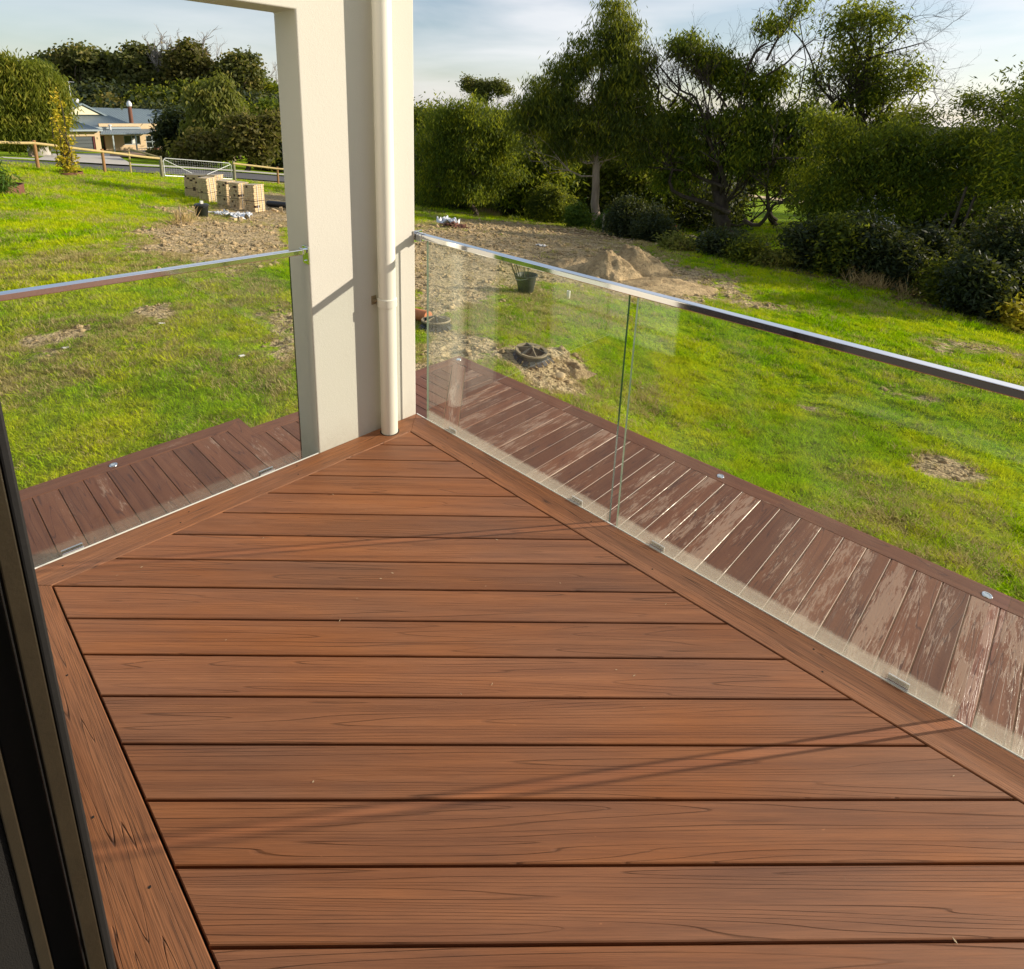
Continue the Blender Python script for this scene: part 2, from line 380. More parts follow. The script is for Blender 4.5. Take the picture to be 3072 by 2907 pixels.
M_['glass_edge'] = simple('dark green glass edge', (.006, .030, .018), .15, var=.2)
M_['glass_edge_pale'] = simple('pale green glass edge', (.10, .15, .10), .3, var=.2)
def bark(name, a, b, sc=5):
    t = NT(name); v = t.map(t.obj(), (1, 1, .22)); n = t.noise(v, sc, 5, .65)
    t.bsdf(t.mix(t.ramp(n, (.3, 0.), (.7, 1.)), a, b), .9, t.bump(t.noise(v, sc * 4, 4, .7), .8, .02), 0, .2); return t.m
M_['bark'] = bark('dark rough bark', (.035, .026, .020), (.10, .078, .060))
M_['bark_pale'] = bark('pale smooth bark', (.20, .15, .11), (.42, .34, .27), 3)
M_['bark_grey'] = bark('grey dead wood', (.16, .14, .12), (.34, .31, .28), 8)
def leaf(name, a, b, c, trans=.35, rough=.62):
    t = NT(name); r = t.n('ShaderNodeAttribute', _attribute_name='rnd').outputs['Fac']
    n = t.noise(t.obj(), .9, 3)
    col = t.mix(t.ramp(t.math('ADD', t.math('MULTIPLY', r, .6), t.math('MULTIPLY', n, .45)), (.25, 0.), (.55, .5), (.85, 1.)), a, b)
    col = t.mix(t.ramp(t.math('ADD', t.math('MULTIPLY', r, .5), t.math('MULTIPLY', n, .5)), (.54, 0.), (.76, 1.)), col, c)
    p = t.n('ShaderNodeBsdfPrincipled'); t.t.links.new(col, p.inputs['Base Color']); p.inputs['Roughness'].default_value = rough
    p.inputs['Specular IOR Level'].default_value = .22
    tl = t.n('ShaderNodeBsdfTranslucent'); t.t.links.new(t.mix(.5, col, (.30, .34, .02)), tl.inputs[0])
    mx = t.n('ShaderNodeMixShader', i0=trans, i1=p.outputs[0], i2=tl.outputs[0]); t.t.links.new(mx.outputs[0], t.out.inputs[0]); return t.m
M_['leaf_euc'] = leaf('eucalypt leaves', (.030, .055, .016), (.165, .205, .024), (.54, .50, .03), .52)
M_['leaf_pep'] = leaf('peppermint leaves', (.036, .070, .012), (.175, .235, .016), (.52, .50, .025), .52)
M_['leaf_weep'] = leaf('weeping tree leaves', (.095, .125, .015), (.21, .235, .020), (.34, .30, .04), .45)
M_['leaf_ridge'] = leaf('ridge forest leaves', (.060, .075, .024), (.150, .155, .040), (.26, .21, .06), .35)
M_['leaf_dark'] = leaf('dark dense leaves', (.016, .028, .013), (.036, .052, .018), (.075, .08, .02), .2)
M_['leaf_light'] = leaf('light willow leaves', (.11, .13, .03), (.21, .22, .045), (.32, .28, .05), .45)
M_['leaf_brown'] = leaf('brown green shrub leaves', (.075, .075, .022), (.17, .145, .035), (.28, .21, .05), .35)
M_['leaf_yellow'] = leaf('yellow shrub leaves', (.38, .33, .02), (.58, .46, .03), (.66, .42, .04), .35)
M_['leaf_red'] = leaf('red flowering leaves', (.25, .03, .01), (.5, .09, .02), (.1, .12, .02), .3)
M_['leaf_fern'] = leaf('bright fern leaves', (.05, .11, .02), (.10, .19, .02), (.20, .26, .03), .4)
def blade_mat():
    t = NT('grass blades'); p = t.pos(); r = t.n('ShaderNodeAttribute', _attribute_name='rnd').outputs['Fac']; oi = t.rnd()
    n = t.noise(p, .55, 3); n2 = t.noise(p, 2.6, 3)
    lush = t.mix(t.math('ADD', t.math('MULTIPLY', r, .4), t.math('MULTIPLY', oi, .6)), (.16, .34, .002), (.50, .74, .003))
    yel = t.mix(r, (.50, .60, .006), (.62, .64, .02))
    dry = t.mix(r, (.40, .34, .12), (.60, .50, .24))
    c = t.mix(t.ramp(t.math('ADD', t.math('MULTIPLY', n, .5), t.math('MULTIPLY', n2, .5)), (.44, 0.), (.56, 1.)), lush, yel)
    d = t.math('ADD', t.math('MULTIPLY', t.noise(p, .75, 4, .6), .65), t.math('MULTIPLY', oi, .35))
    sa = t.n('ShaderNodeAttribute', _attribute_type='INSTANCER', _attribute_name='dry').outputs['Fac']
    c = t.mix(t.ramp(t.math('ADD', d, t.math('MULTIPLY', sa, .45)), (.66, 0.), (.80, 1.)), c, dry)
    b = t.n('ShaderNodeBsdfDiffuse'); t.t.links.new(c, b.inputs[0]); tl = t.n('ShaderNodeBsdfTranslucent'); t.t.links.new(c, tl.inputs[0])
    mx = t.n('ShaderNodeMixShader', i0=.45, i1=b.outputs[0], i2=tl.outputs[0]); t.t.links.new(mx.outputs[0], t.out.inputs[0]); return t.m
M_['blade'] = blade_mat()
def ground_mat():
    t = NT('lawn and sand'); p = t.pos(); a = t.n('ShaderNodeAttribute', _attribute_name='sand').outputs['Fac']
    dr = t.n('ShaderNodeAttribute', _attribute_name='dry').outputs['Fac']
    n = t.noise(p, .55, 3); n2 = t.noise(p, 2.6, 3); f = t.noise(p, 22, 4, .7); f2 = t.noise(p, 6, 4, .65)
    g = t.mix(t.ramp(t.math('ADD', t.math('MULTIPLY', n, .4), t.math('MULTIPLY', f, .6)), (.38, 0.), (.62, 1.)), (.06, .12, .002), (.32, .46, .004))
    g = t.mix(t.math('MULTIPLY', t.ramp(t.math('ADD', t.math('MULTIPLY', f, .5), t.math('MULTIPLY', dr, .25)), (.46, 0.), (.66, 1.)), .5), g, (.36, .31, .10))
    s = t.mix(t.ramp(f2, (.3, 0.), (.7, 1.)), (.44, .335, .18), (.66, .52, .305))
    s = t.mix(t.math('MULTIPLY', t.ramp(f, (.48, 0.), (.58, 1.)), .7), s, (.15, .105, .06))
    s = t.mix(t.math('MULTIPLY', t.ramp(t.noise(p, 9, 3, .7), (.54, 0.), (.60, 1.)), .75), s, (.085, .085, .04))
    e = t.math('ADD', a, t.math('MULTIPLY', t.math('SUBTRACT', t.noise(p, 4.5, 5, .72), .5), 1.7))
    c = t.mix(t.ramp(e, (.36, 0.), (.52, 1.)), g, s)
    h = t.math('ADD', t.math('MULTIPLY', f, .5), t.math('MULTIPLY', f2, 1.6))
    r_ = t.n('ShaderNodeVectorMath', _operation='LENGTH', i0=p).outputs['Value']
    c = t.mix(t.n('ShaderNodeMapRange', i0=r_, i1=88., i2=104., i3=0., i4=1., _clamp=True).outputs[0], c, (.030, .040, .014))
    t.bsdf(c, .95, t.bump(h, 1.0, .09), 0, .1); return t.m
M_['ground'] = ground_mat()
M_['asphalt'] = simple('grey asphalt', (.075, .075, .078), .9, var=.2, scale=3)
M_['concrete'] = simple('pale concrete', (.42, .40, .36), .9, var=.15, scale=2)
M_['paving'] = simple('brown driveway paving', (.24, .15, .10), .9, var=.25, scale=6)
M_['brick'] = simple('cream house brick', (.56, .43, .26), .9, var=.14, scale=6)
M_['brick_new'] = simple('pale yellow building brick', (.60, .45, .25), .85, var=.2, scale=14)
M_['colorbond'] = simple('blue grey metal roofing', (.17, .225, .25), .42, .0, .5, var=.12, scale=1.2, bump=.05)
M_['garage'] = simple('dark grey garage door', (.085, .10, .105), .4, var=.1)
M_['gable'] = simple('cream gable cladding', (.66, .62, .42), .7, var=.05)
M_['win'] = simple('dark window glass', (.012, .014, .016), .06, 0, .6, var=.1, bump=0)
M_['grey_paint'] = simple('blue grey painted steel', (.30, .36, .38), .5, var=.08)
M_['red_frame'] = simple('dark red door frame', (.10, .012, .012), .5)
M_['rust'] = simple('rusty brown steel', (.14, .055, .030), .75, var=.4, scale=8)
M_['pine'] = simple('treated pine pole', (.40, .31, .13), .8, var=.3, scale=9, bump=.4)
M_['pine_or'] = simple('orange treated pine post', (.27, .14, .05), .8, var=.3, scale=9, bump=.4)
M_['pine_old'] = simple('grey green weathered post', (.20, .19, .12), .9, var=.35, scale=9, bump=.5)
M_['galv'] = simple('galvanised steel', (.58, .60, .60), .45, .3, var=.1)
M_['blackpl'] = simple('black plastic', (.014, .015, .016), .42, var=.3)
M_['greypl'] = simple('dusty dark plastic', (.045, .047, .042), .55, var=.45, scale=18)
M_['tanrim'] = simple('dusty tan rim', (.25, .20, .12), .7, var=.5, scale=25)
M_['terracotta'] = simple('orange terracotta', (.50, .17, .06), .7, var=.3, scale=20)
M_['white'] = simple('white plastic', (.66, .65, .60), .5, var=.1)
M_['paper'] = simple('crumpled white plastic film', (.66, .70, .74), .35, var=.15)
M_['timber'] = simple('raw grey timber', (.36, .29, .20), .85, var=.35, scale=16, bump=.4)
M_['stake_dark'] = simple('dark brown timber stake', (.10, .065, .045), .85, var=.4, scale=20)
M_['redch'] = simple('faded red plastic', (.30, .05, .035), .5, var=.2)
M_['strap'] = simple('pale blue strapping', (.62, .70, .74), .4, var=.1)
M_['steel_lamp'] = simple('stainless deck light ring', (.72, .76, .80), .16, 1.0, var=.05, bump=0)
M_['lamp_lens'] = simple('frosted lens', (.42, .50, .58), .2, 0, .6, var=.05, bump=0)
def sand_mat():
    t = NT('excavated sand'); p = t.obj(); n = t.noise(p, 2.2, 5, .7); f = t.noise(p, 14, 5, .75)
    c = t.mix(t.ramp(n, (.35, 0.), (.6, 1.)), (.30, .225, .12), (.60, .455, .25))
    c = t.mix(t.math('MULTIPLY', t.ramp(f, (.5, 0.), (.64, 1.)), .6), c, (.14, .095, .055))
    t.bsdf(c, .95, t.bump(t.math('ADD', f, t.noise(p, 40, 3)), .9, .05), 0, .1); return t.m
M_['sand'] = sand_mat()
# ================================================================== GROUND
def build_ground():
    c0 = CAM[:2]; base = math.atan2(FWD[1], FWD[0])
    an = np.concatenate([np.linspace(-58, 58, 420), np.linspace(60, 300, 90)]) * math.pi / 180
    an = -an + base
    rad = [0.0, .6, 1.2, 1.8, 2.4]; r = 2.6; 
    while r < 320: rad.append(r); r *= 1.019
    rad += [340, 420, 560, 800, 1200, 2000]
    rad = np.array(rad); A, Rr = np.meshgrid(an, rad)
    X = c0[0] + Rr * np.cos(A); Y = c0[1] + Rr * np.sin(A)
    sm = sandm(X, Y); dm = drym(X, Y); Z = tz0(X, Y) + relief(X, Y, sm)
    far = np.clip((Rr - 330) / 500, 0, 1)
    Z = Z + far * (fbm(X / 260, Y / 260, 5) - .4) * 14
    nr, na = X.shape; V = np.stack([X, Y, Z], -1).reshape(-1, 3)
    i = np.arange(nr - 1)[:, None] * na; j = np.arange(na)[None]; j2 = (j + 1) % na
    f = np.stack([i + j, i + j2, i + na + j2, i + na + j], -1).reshape(-1, 4)
    me = mesh_np('ground', V, f[:, ::-1] if False else f, M_['ground'], smooth=True)
    nrm = me.polygons[len(f) // 2].normal.z
    if nrm < 0: me.flip_normals()
    for nm, val in (('sand', sm), ('dry', dm)):
        a = me.attributes.new(nm, 'FLOAT', 'POINT'); a.data.foreach_set('value', val.ravel().astype(np.float32))
    tag(link('ground', me), kind='structure')
build_ground()

# ================================================================== ROAD (follows the ground, laid just above it)
def strip_on_ground(name, mat, pix_a, pix_b, lift, n=60, kind='structure', thick=None):
    """a band of surface between two lines of ground spots"""
    A = [G(*p) for p in pix_a]; B = [G(*p) for p in pix_b]
    def res(Pn):
        Pn = np.array(Pn)[:, :2]; s = np.concatenate([[0], np.cumsum(np.linalg.norm(np.diff(Pn, axis=0), axis=1))])
        t = np.linspace(0, s[-1], n); return np.stack([np.interp(t, s, Pn[:, 0]), np.interp(t, s, Pn[:, 1])], -1)
    a, b = res(A), res(B); m = 7; V = []
    for k in range(m):
        q = a + (b - a) * k / (m - 1); V.append(np.column_stack([q, tz0(q[:, 0], q[:, 1]) + relief(q[:, 0], q[:, 1], 0) * .0 + lift]))
    V = np.concatenate(V); i = np.arange(m - 1)[:, None] * n; j = np.arange(n - 1)[None]
    f = np.stack([i + j, i + j + 1, i + n + j + 1, i + n + j], -1).reshape(-1, 4)
    me = mesh_np(name, V, f, mat, smooth=True)
    if me.polygons[0].normal.z < 0: me.flip_normals()
    return tag(link(name, me), kind=kind)
strip_on_ground('road', M_['asphalt'], [(-120, 484), (20, 496), (318, 514), (560, 527), (840, 547), (1000, 560)], [(-120, 474), (20, 483), (318, 499), (560, 511), (840, 531), (1000, 542)], .07)
strip_on_ground('kerb', M_['concrete'], [(-120, 473.5), (20, 482.5), (318, 498.5), (560, 510.5), (840, 530.5), (1000, 541.5)], [(-120, 470), (20, 479), (318, 494), (560, 506), (840, 526), (1000, 537)], .16)
strip_on_ground('driveway', M_['concrete'], [(110, 482), (318, 494), (400, 498.5)], [(150, 464), (318, 463), (345, 462)], .09, 30)
strip_on_ground('paved_court', M_['paving'], [(330, 471), (420, 476), (470, 478)], [(330, 460), (400, 461), (468, 464)], .11, 30)

# ================================================================== UPPER DECK
def clip(poly, a, b, c):        # keep a*x+b*y<=c
    out = []
    for i in range(len(poly)):
        p, q = poly[i], poly[(i + 1) % len(poly)]; dp = a * p[0] + b * p[1] - c; dq = a * q[0] + b * q[1] - c
        if dp <= 0: out.append(p)
        if dp * dq < 0: t = dp / (dp - dq); out.append((p[0] + t * (q[0] - p[0]), p[1] + t * (q[1] - p[1])))
    return out
def inset(poly, d):
    n = len(poly); out = []
    for i in range(n):
        p0, p1, p2 = np.array(poly[i - 1]), np.array(poly[i]), np.array(poly[(i + 1) % n])
        e1 = (p1 - p0) / np.linalg.norm(p1 - p0); e2 = (p2 - p1) / np.linalg.norm(p2 - p1)
        n1 = np.array([-e1[1], e1[0]]); n2 = np.array([-e2[1], e2[0]])
        k = 1 + n1 @ n2; out.append(tuple(p1 + (n1 + n2) * d / max(k, .15)))
    return out
def slab(name, poly, zt, th, mat, parent, udir, bev=.0022, label=None):
    a = sum(poly[i][0] * poly[(i + 1) % len(poly)][1] - poly[(i + 1) % len(poly)][0] * poly[i][1] for i in range(len(poly)))
    if abs(a) < 2e-4: return None
    if a < 0: poly = poly[::-1]
    q = [poly[0]]
    for p in poly[1:]:
        if math.hypot(p[0] - q[-1][0], p[1] - q[-1][1]) > .004: q.append(p)
    if math.hypot(q[0][0] - q[-1][0], q[0][1] - q[-1][1]) < .004: q.pop()
    poly = q; n = len(poly)
    if n < 3: return None
    ins = inset(poly, bev); ud = np.array(udir, float); ud /= np.linalg.norm(ud); vd = np.array([-ud[1], ud[0]])
    V = [(x, y, zt) for x, y in ins] + [(x, y, zt - bev) for x, y in poly] + [(x, y, zt - th) for x, y in poly]
    fs = [tuple(range(n))] + [(n + i, n + (i + 1) % n, (i + 1) % n, i) for i in range(n)] + [(2 * n + i, 2 * n + (i + 1) % n, n + (i + 1) % n, n + i) for i in range(n)]
    me = bpy.data.meshes.new(name); me.from_pydata(V, [], fs); ul = me.uv_layers.new(name='UVMap')
    o1, o2 = R.uniform(0, 60), R.uniform(0, 60)
    for lp in me.loops:
        x, y, z = V[lp.vertex_index]; ul.data[lp.index].uv = (x * ud[0] + y * ud[1] + o1, x * vd[0] + y * vd[1] + o2 + (zt - z))
    me.materials.append(mat); me.update(); o = link(name, me, parent)
    if label: o['label'] = label
    return o
wB, wA, Wd = .1371, .144, 1.7512; LX = 5.6; TH = .023; PR = .142 * 2 ** .5; C0 = .2845
deck = empty('upper_deck', (0, 0, 0), 'upper deck of mid brown diagonal boards framed by border boards', 'deck')
reg = [(wB + .001, -wA - .0045), (LX, -wA - .0045), (LX, -Wd + .0045), (wB + .001, -Wd + .0045)]
g = .0032 * 2 ** .5
k = -1
while C0 + k * PR < LX + Wd:
    ca, cb = C0 + k * PR + g, C0 + (k + 1) * PR - g
    p = clip(clip(reg, 1, -1, cb), -1, 1, -ca)
    if len(p) >= 3: slab('board', p, 0.0, TH, M_['deck'], deck, (1, 1))
    k += 1
slab('border_board', [(0, 0), (LX, 0), (LX, -wA), (wB, -wA)], .0005, TH, M_['deck_border'], deck, (1, 0), label='border board under the long glass balustrade')
yb = Wd + wB
# outer corner mitre down to the door side
slab('border_board', [(0, 0), (wB, -wA), (wB, -Wd), (0, -Wd - .137)], .0003, TH, M_['deck_border'], deck, (0, 1), label='border board at the foot of the cream wall')
slab('border_board', [(wB, -Wd - .001), (LX, -Wd - .001), (LX, -1.892), (0, -1.892), (0, -Wd - .138)], .0001, TH, M_['deck_border'], deck, (1, 0), label='border board along the door threshold')
sf = MB(); sf.box((.01, -1.89, -.06), (LX, -.01, -.034)); sf.build('joist_frame', M_['dark_gap'], deck)
fb = MB(); fb.box((.004, -.04, -.22), (LX, -.006, -.024)); fb.box((.004, -1.89, -.22), (.03, -.04, -.024)); fb.build('fascia', M_['lower_plain'], deck)
for x in (.12, 1.9, 3.7): MB().box((x, -.14, -1.4), (x + .09, -.05, -.06)).build('support_post', M_['pine_old'], deck)
tr = MB(); tr.box((.004, .0005, -.022), (LX, .0052, .0022)); tr.box((-.0052, -1.892, -.022), (-.0005, -.616, .0022)); tr.build('edge_trim', M_['white_trim'], deck)
for x, y in [(.33, -.045), (.60, -.115), (1.28, -.045), (1.62, -.105), (2.2, -.04), (2.25, -.11), (2.9, -.06), (.03, -.75), (.10, -.78), (.04, -1.25), (.09, -1.3), (.05, -1.7), (1.35, -1.80), (1.1, -1.85), (.6, -1.8)]:
    MB().lathe([(.0032, .0), (.0032, .0012)], (x, y, .0), 8).build('screw_head', M_['dark_gap'], deck)

# ================================================================== LOWER DECKS
zl, pl = -.98, .1399
low = empty('lower_deck', (0, 1.5, zl), 'lower red brown deck with pale patches running past the glass', 'deck')
def lslab(name, poly, mat, ud, par=low, z=zl, **kw):
    o = slab(name, poly, z, TH, mat, par, ud, **kw)
    if o: o.location = -par.location
    return o
gx = .003; yi, yo = 2.163, 2.303; xi, xo = -2.064, -2.192
k = -40
while 2.532 + k * pl < 7.2:
    x0, x1 = 2.532 + k * pl + gx, 2.532 + (k + 1) * pl - gx
    p = clip([(x0, .02), (x1, .02), (x1, yi - gx), (x0, yi - gx)], -1, -1, -.232)
    if len(p) >= 3: lslab('board', p, M_['lower'], (0, 1))
    k += 1
lslab('mitre_board', [(xi + .004, 2.09), (xi + .004, yi - .004), (-1.94, yi - .004), (.20, .02), (.02, .02)], M_['lower_plain'], (1, -1), label='diagonal board running into the deck corner')
for k in range(22):
    y1 = 2.058 + .1365 - k * .1365 - gx; y0 = y1 - .1365 + 2 * gx
    if y1 < -.9: break
    p = clip([(xi + gx, y0), (-.004, y0), (-.004, y1), (xi + gx, y1)], 1, 1, .022)
    if len(p) >= 3: lslab('board', p, M_['lower_plain'], (1, 0))
lslab('border_board', [(xo, yo), (-.6, yo), (-.6, yi), (xo, yi)], M_['lower_plain'], (1, 0))
lslab('border_board', [(-.597, yo), (2.78, yo), (2.78, yi), (-.597, yi)], M_['lower_plain'], (1, 0))
lslab('border_board', [(2.783, yo), (7.2, yo), (7.2, yi), (2.783, yi)], M_['lower_plain'], (1, 0))
lslab('border_board', [(xo, yi - .002), (xi, yi - .002), (xi, -.9), (xo, -.9)], M_['lower_plain'], (0, 1))
m = MB(); m.box((-.2 + 0.02, .03, zl - .05), (7.2, yi - .01, zl - .0065)); m.add([(-2.06 + 0, 2.16, zl - .0066), (-1.80, 2.16, zl - .0066), (-.178, .54, zl - .0066), (-.178, .03, zl - .0066), (-.1, .03, zl - .0066)], [(0, 1, 2, 3)][:1])
o = m.build('joint_backing', M_['tan_joint'], low); o.location = -low.location
m = MB(); m.box((-2.18, -.9, zl - .09), (-.01, 2.15, zl - .05)); m.box((-2.185, 2.2, -1.35), (7.2, 2.296, zl - .026)); m.box((-2.186, -.9, -1.35), (-2.1, 2.29, zl - .026))
o = m.build('frame', M_['dark_gap'], low); o.location = -low.location
m = MB(); m.box((xo - .02, yo + .001, -1.40), (7.2, yo + .02, zl - .003)); m.box((xo - .02, -.9, -1.40), (xo - .001, yo, zl - .003))
o = m.build('skirt', M_['lower_plain'], low); o.location = -low.location

zs = -.87; step = empty('raised_step', (-1.2, -1.0, zs), 'raised red brown step platform left of the cream wall', 'step')
xs_o, ys_o = -2.222, -.147
for k in range(-9, 12):
    y0 = -1.5525 + k * .1424 + .0025; y1 = y0 + .1424 - .005
    if y0 > -.28: break
    y1 = min(y1, -.288)
    if y1 - y0 < .02: continue
    lslab('board', [(-2.084, y0), (-.004, y0), (-.004, y1), (-2.084, y1)], M_['lower_plain'], (1, 0), step, zs)
lslab('border_board', [(xs_o, -3.0), (-2.088, -3.0), (-2.088, -.284), (xs_o, ys_o)], M_['lower_plain'], (0, 1), step, zs)
lslab('border_board', [(xs_o, ys_o), (-2.088, -.284), (-.004, -.284), (-.004, ys_o)], M_['lower_plain'], (1, 0), step, zs)
m = MB(); m.box((xs_o + .01, -3.0, zs - .06), (-.004, ys_o - .01, zs - .03)); m.box((xs_o + .003, -3.0, -1.4), (xs_o + .03, ys_o - .003, zs - .025)); m.box((xs_o + .003, ys_o - .03, zl + .002), (-.004, ys_o - .003, zs - .025))
o = m.build('frame', M_['dark_gap'], step); o.location = -step.location
m = MB(); m.box((xs_o, ys_o + .001, zl + .002), (-.004, ys_o + .020, zs - .004)); m.box((xs_o - .02, -3.0, -1.35), (xs_o - .001, ys_o + .02, zs - .004))
o = m.build('riser', M_['lower_plain'], step); o.location = -step.location
lamp0 = None
for x, y, z, lb in [(-2.129, 2.240, zl, 'round deck light at the outer corner of the lower deck'), (.924, 2.2325, zl, 'round deck light in the lower deck edge, middle one'),
                    (2.602, 2.227, zl, 'round deck light in the lower deck edge, nearest the camera'), (-2.152, -1.067, zs, 'round deck light in the edge of the raised step')]:
    if lamp0 is None:
        lamp0 = empty('deck_light', (x, y, z), lb, 'deck light', 'recessed deck lights')
        a = MB().lathe([(.0, .0045), (.0, .0045), (.016, .0045), (.0165, .006), (.025, .005), (.028, .0012), (.028, -.004)][2:], (0, 0, 0), 28, False).build('ring', M_['steel_lamp'], lamp0, smooth=True)
        b = MB().lathe([(.0165, .0042), (.0165, -.002)], (0, 0, 0), 28).build('lens', M_['lamp_lens'], lamp0)
        lamp_parts = [a, b]
    else:
        c = lamp0.copy(); COL.objects.link(c); c.location = (x, y, z); c['label'] = lb
        for q in lamp_parts: d = q.copy(); COL.objects.link(d); d.parent = c

# ================================================================== CREAM WALL WITH OPENING
wl, wt = -.613, -.196
bm = bmesh.new()
prof = [(0, -1.6), (0, 3.3), (-2.05, 3.3), (-2.05, 2.0784), (wl, 2.0784), (wl, -1.6)]
va = [bm.verts.new((0, y, z)) for y, z in prof]; vb = [bm.verts.new((wt, y, z)) for y, z in prof]
bm.faces.new(va[::-1]); bm.faces.new(vb)
for i in range(6): bm.faces.new((va[i], va[(i + 1) % 6], vb[(i + 1) % 6], vb[i]))
bmesh.ops.recalc_face_normals(bm, faces=bm.faces)
me = bpy.data.meshes.new('rendered_wall'); bm.to_mesh(me); bm.free(); me.materials.append(M_['render'])
wall = link('rendered_wall', me); b = wall.modifiers.new('bevel', 'BEVEL'); b.width = .007; b.segments = 3; b.limit_method = 'ANGLE'
tag(wall, 'cream rendered wall with square opening at the deck corner', 'wall')
# downpipe
pc = (.062, -.228); dpipe = empty('downpipe', (pc[0], pc[1], 0), 'cream round downpipe standing off the cream wall', 'downpipe')
m = MB(); m.lathe([(.0445, -.3), (.0445, 3.3)], (0, 0, 0), 40); m.build('pipe', M_['pvc'], dpipe, smooth=True)
m = MB(); m.lathe([(.0447, .715), (.0495, .717), (.0495, .757), (.0447, .76)], (0, 0, 0), 40, False); m.build('pipe_collar', M_['pvc'], dpipe, smooth=True)
m = MB(); m.tube([(-.060, -.016, .742), (-.045, -.018, .744), (-.035, -.03, .746)], [.010, .007, .006], 10); m.lathe([(.012, -.002), (.012, .002)], (0, 0, 0), 10)
m = MB(); m.tube([(-.061, -.040, .735), (-.052, -.040, .738), (-.030, -.036, .748)], [.013, .008, .007], 10); m.box((-.0615, -.054, .72), (-.058, -.026, .765)); m.build('wall_bracket', M_['tanrim'], dpipe)
m = MB(); m.lathe([(.0515, .0012), (.0447, .0012)], (0, 0, 0), 40, False); m.build('hole_gap', M_['dark_gap'], dpipe)

# ================================================================== GLASS BALUSTRADES
def balustrade(lbl, kind_side):
    return empty('glass_balustrade', (0, 0, 0), lbl, 'balustrade')
def glass_panel(parent, a, b, mat, lbl=None):
    x0, y0, z0 = a; x1, y1, z1 = b
    V = [(x0, y0, z0), (x1, y0, z0), (x1, y1, z0), (x0, y1, z0), (x0, y0, z1), (x1, y0, z1), (x1, y1, z1), (x0, y1, z1)]
    F_ = [(3, 2, 1, 0), (4, 5, 6, 7), (0, 1, 5, 4), (1, 2, 6, 5), (2, 3, 7, 6), (3, 0, 4, 7)]
    me = bpy.data.meshes.new('glass_panel'); me.from_pydata(V, [], F_); me.materials.append(mat); me.materials.append(M_['glass_edge']); me.materials.append(M_['glass_edge_pale'])
    thin_y = abs(y1 - y0) < .05; bigf = (2, 4) if thin_y else (3, 5)
    for i, p in enumerate(me.polygons): p.material_index = 0 if i in bigf else (2 if (i == 5 and thin_y) else 1)
    o = link('glass_panel', me, parent)
    if lbl: o['label'] = lbl
    return o
ba = balustrade('long frameless glass balustrade along the right edge of the upper deck', 0)
for x0, x1 in ((.088, 1.334), (1.372, 2.592), (2.630, 3.85), (3.888, 5.1)):
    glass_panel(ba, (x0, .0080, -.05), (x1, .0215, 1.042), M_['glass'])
m = MB(); m.box((.062, -.004, 1.034), (5.2, .034, 1.060)); m.build('handrail', M_['chrome'], ba, bevel=.0035)
m = MB(); m.box((.0015, -.014, 1.010), (.007, .044, 1.072)); m.box((.007, -.006, 1.022), (.060, .0, 1.058)); m.box((.007, .031, 1.022), (.060, .037, 1.058)); m.box((.020, -.0045, 1.020), (.026, .0355, 1.062)); m.box((.044, -.0045, 1.020), (.049, .0355, 1.062))
m.build('wall_bracket', M_['chrome'], ba, bevel=.0015)
for x in (.288, 1.149, 1.567, 2.436, 2.80, 3.68):
    m = MB(); m.box((x - .030, .0235, -.03), (x + .030, .030, .013)); m.box((x - .030, .0056, -.03), (x + .030, .0070, .010)); m.build('glass_clamp', M_['chrome'], ba, bevel=.001)
bb = balustrade('short frameless glass balustrade across the left opening of the deck', 1)
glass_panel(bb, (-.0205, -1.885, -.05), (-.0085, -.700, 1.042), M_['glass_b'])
m = MB(); m.box((-.034, -2.05, 1.034), (.004, -.640, 1.060)); m.build('handrail', M_['chrome'], bb, bevel=.0035)
m = MB(); m.box((-.036, -.640, 1.036), (.006, -.634, 1.062)); m.box((-.030, -.6375, 1.040), (-.000, -.619, 1.058)); m.box((-.044, -.6195, .985), (.010, -.6145, 1.070)); m.lathe([(.006, .0), (.006, .003)], (-.017, -.622, 1.0), 10); m.build('wall_bracket', M_['chrome'], bb, bevel=.002)
for y in (-.879, -1.654):
    m = MB(); m.box((-.0300, y - .035, -.03), (-.0225, y + .035, .013)); m.box((-.0078, y - .035, -.03), (-.0056, y + .035, .010)); m.build('glass_clamp', M_['chrome'], bb, bevel=.001)

# ================================================================== HOUSE BEHIND THE CAMERA (doorway the photograph is taken from)
hw = empty('house_front', (0, -2.1, 0), 'cream house wall and dark doorway at the left edge', 'house')
m = MB(); m.box((-.60, -.20, -1.6), (.57, .20, 3.3)); m.box((3.62, -.20, -1.6), (9.0, .20, 3.3)); m.box((.57, -.20, 2.12), (3.62, .20, 3.3)); m.box((.57, -.20, -1.6), (3.62, .20, -.03)); m.build('wall', M_['render'], hw)
m = MB(); m.box((-.6, -4.5, -.06), (9, -.2, -.012)); m.box((-.6, -4.5, 2.5), (9, -.2, 2.6)); m.box((-.6, -4.6, -.06), (9, -4.5, 2.5)); m.box((-.7, -4.5, -.06), (-.6, -.2, 2.5)); m.box((9, -4.5, -.06), (9.1, -.2, 2.5)); m.build('interior', M_['darkroom'], hw)
m = MB(); m.box((.57, .10, -.005), (1.56, .106, 2.1)); m.build('door_glass', M_['win'], hw)
m = MB(); m.box((1.53, .162, -.028), (1.60, .184, 2.1)); m.box((.57, .162, -.028), (.63, .184, 2.1)); m.box((.63, .162, 2.04), (1.53, .184, 2.1)); m.box((.63, .162, -.028), (1.53, .184, .06)); m.build('door_stile', M_['frame'], hw, bevel=.002)
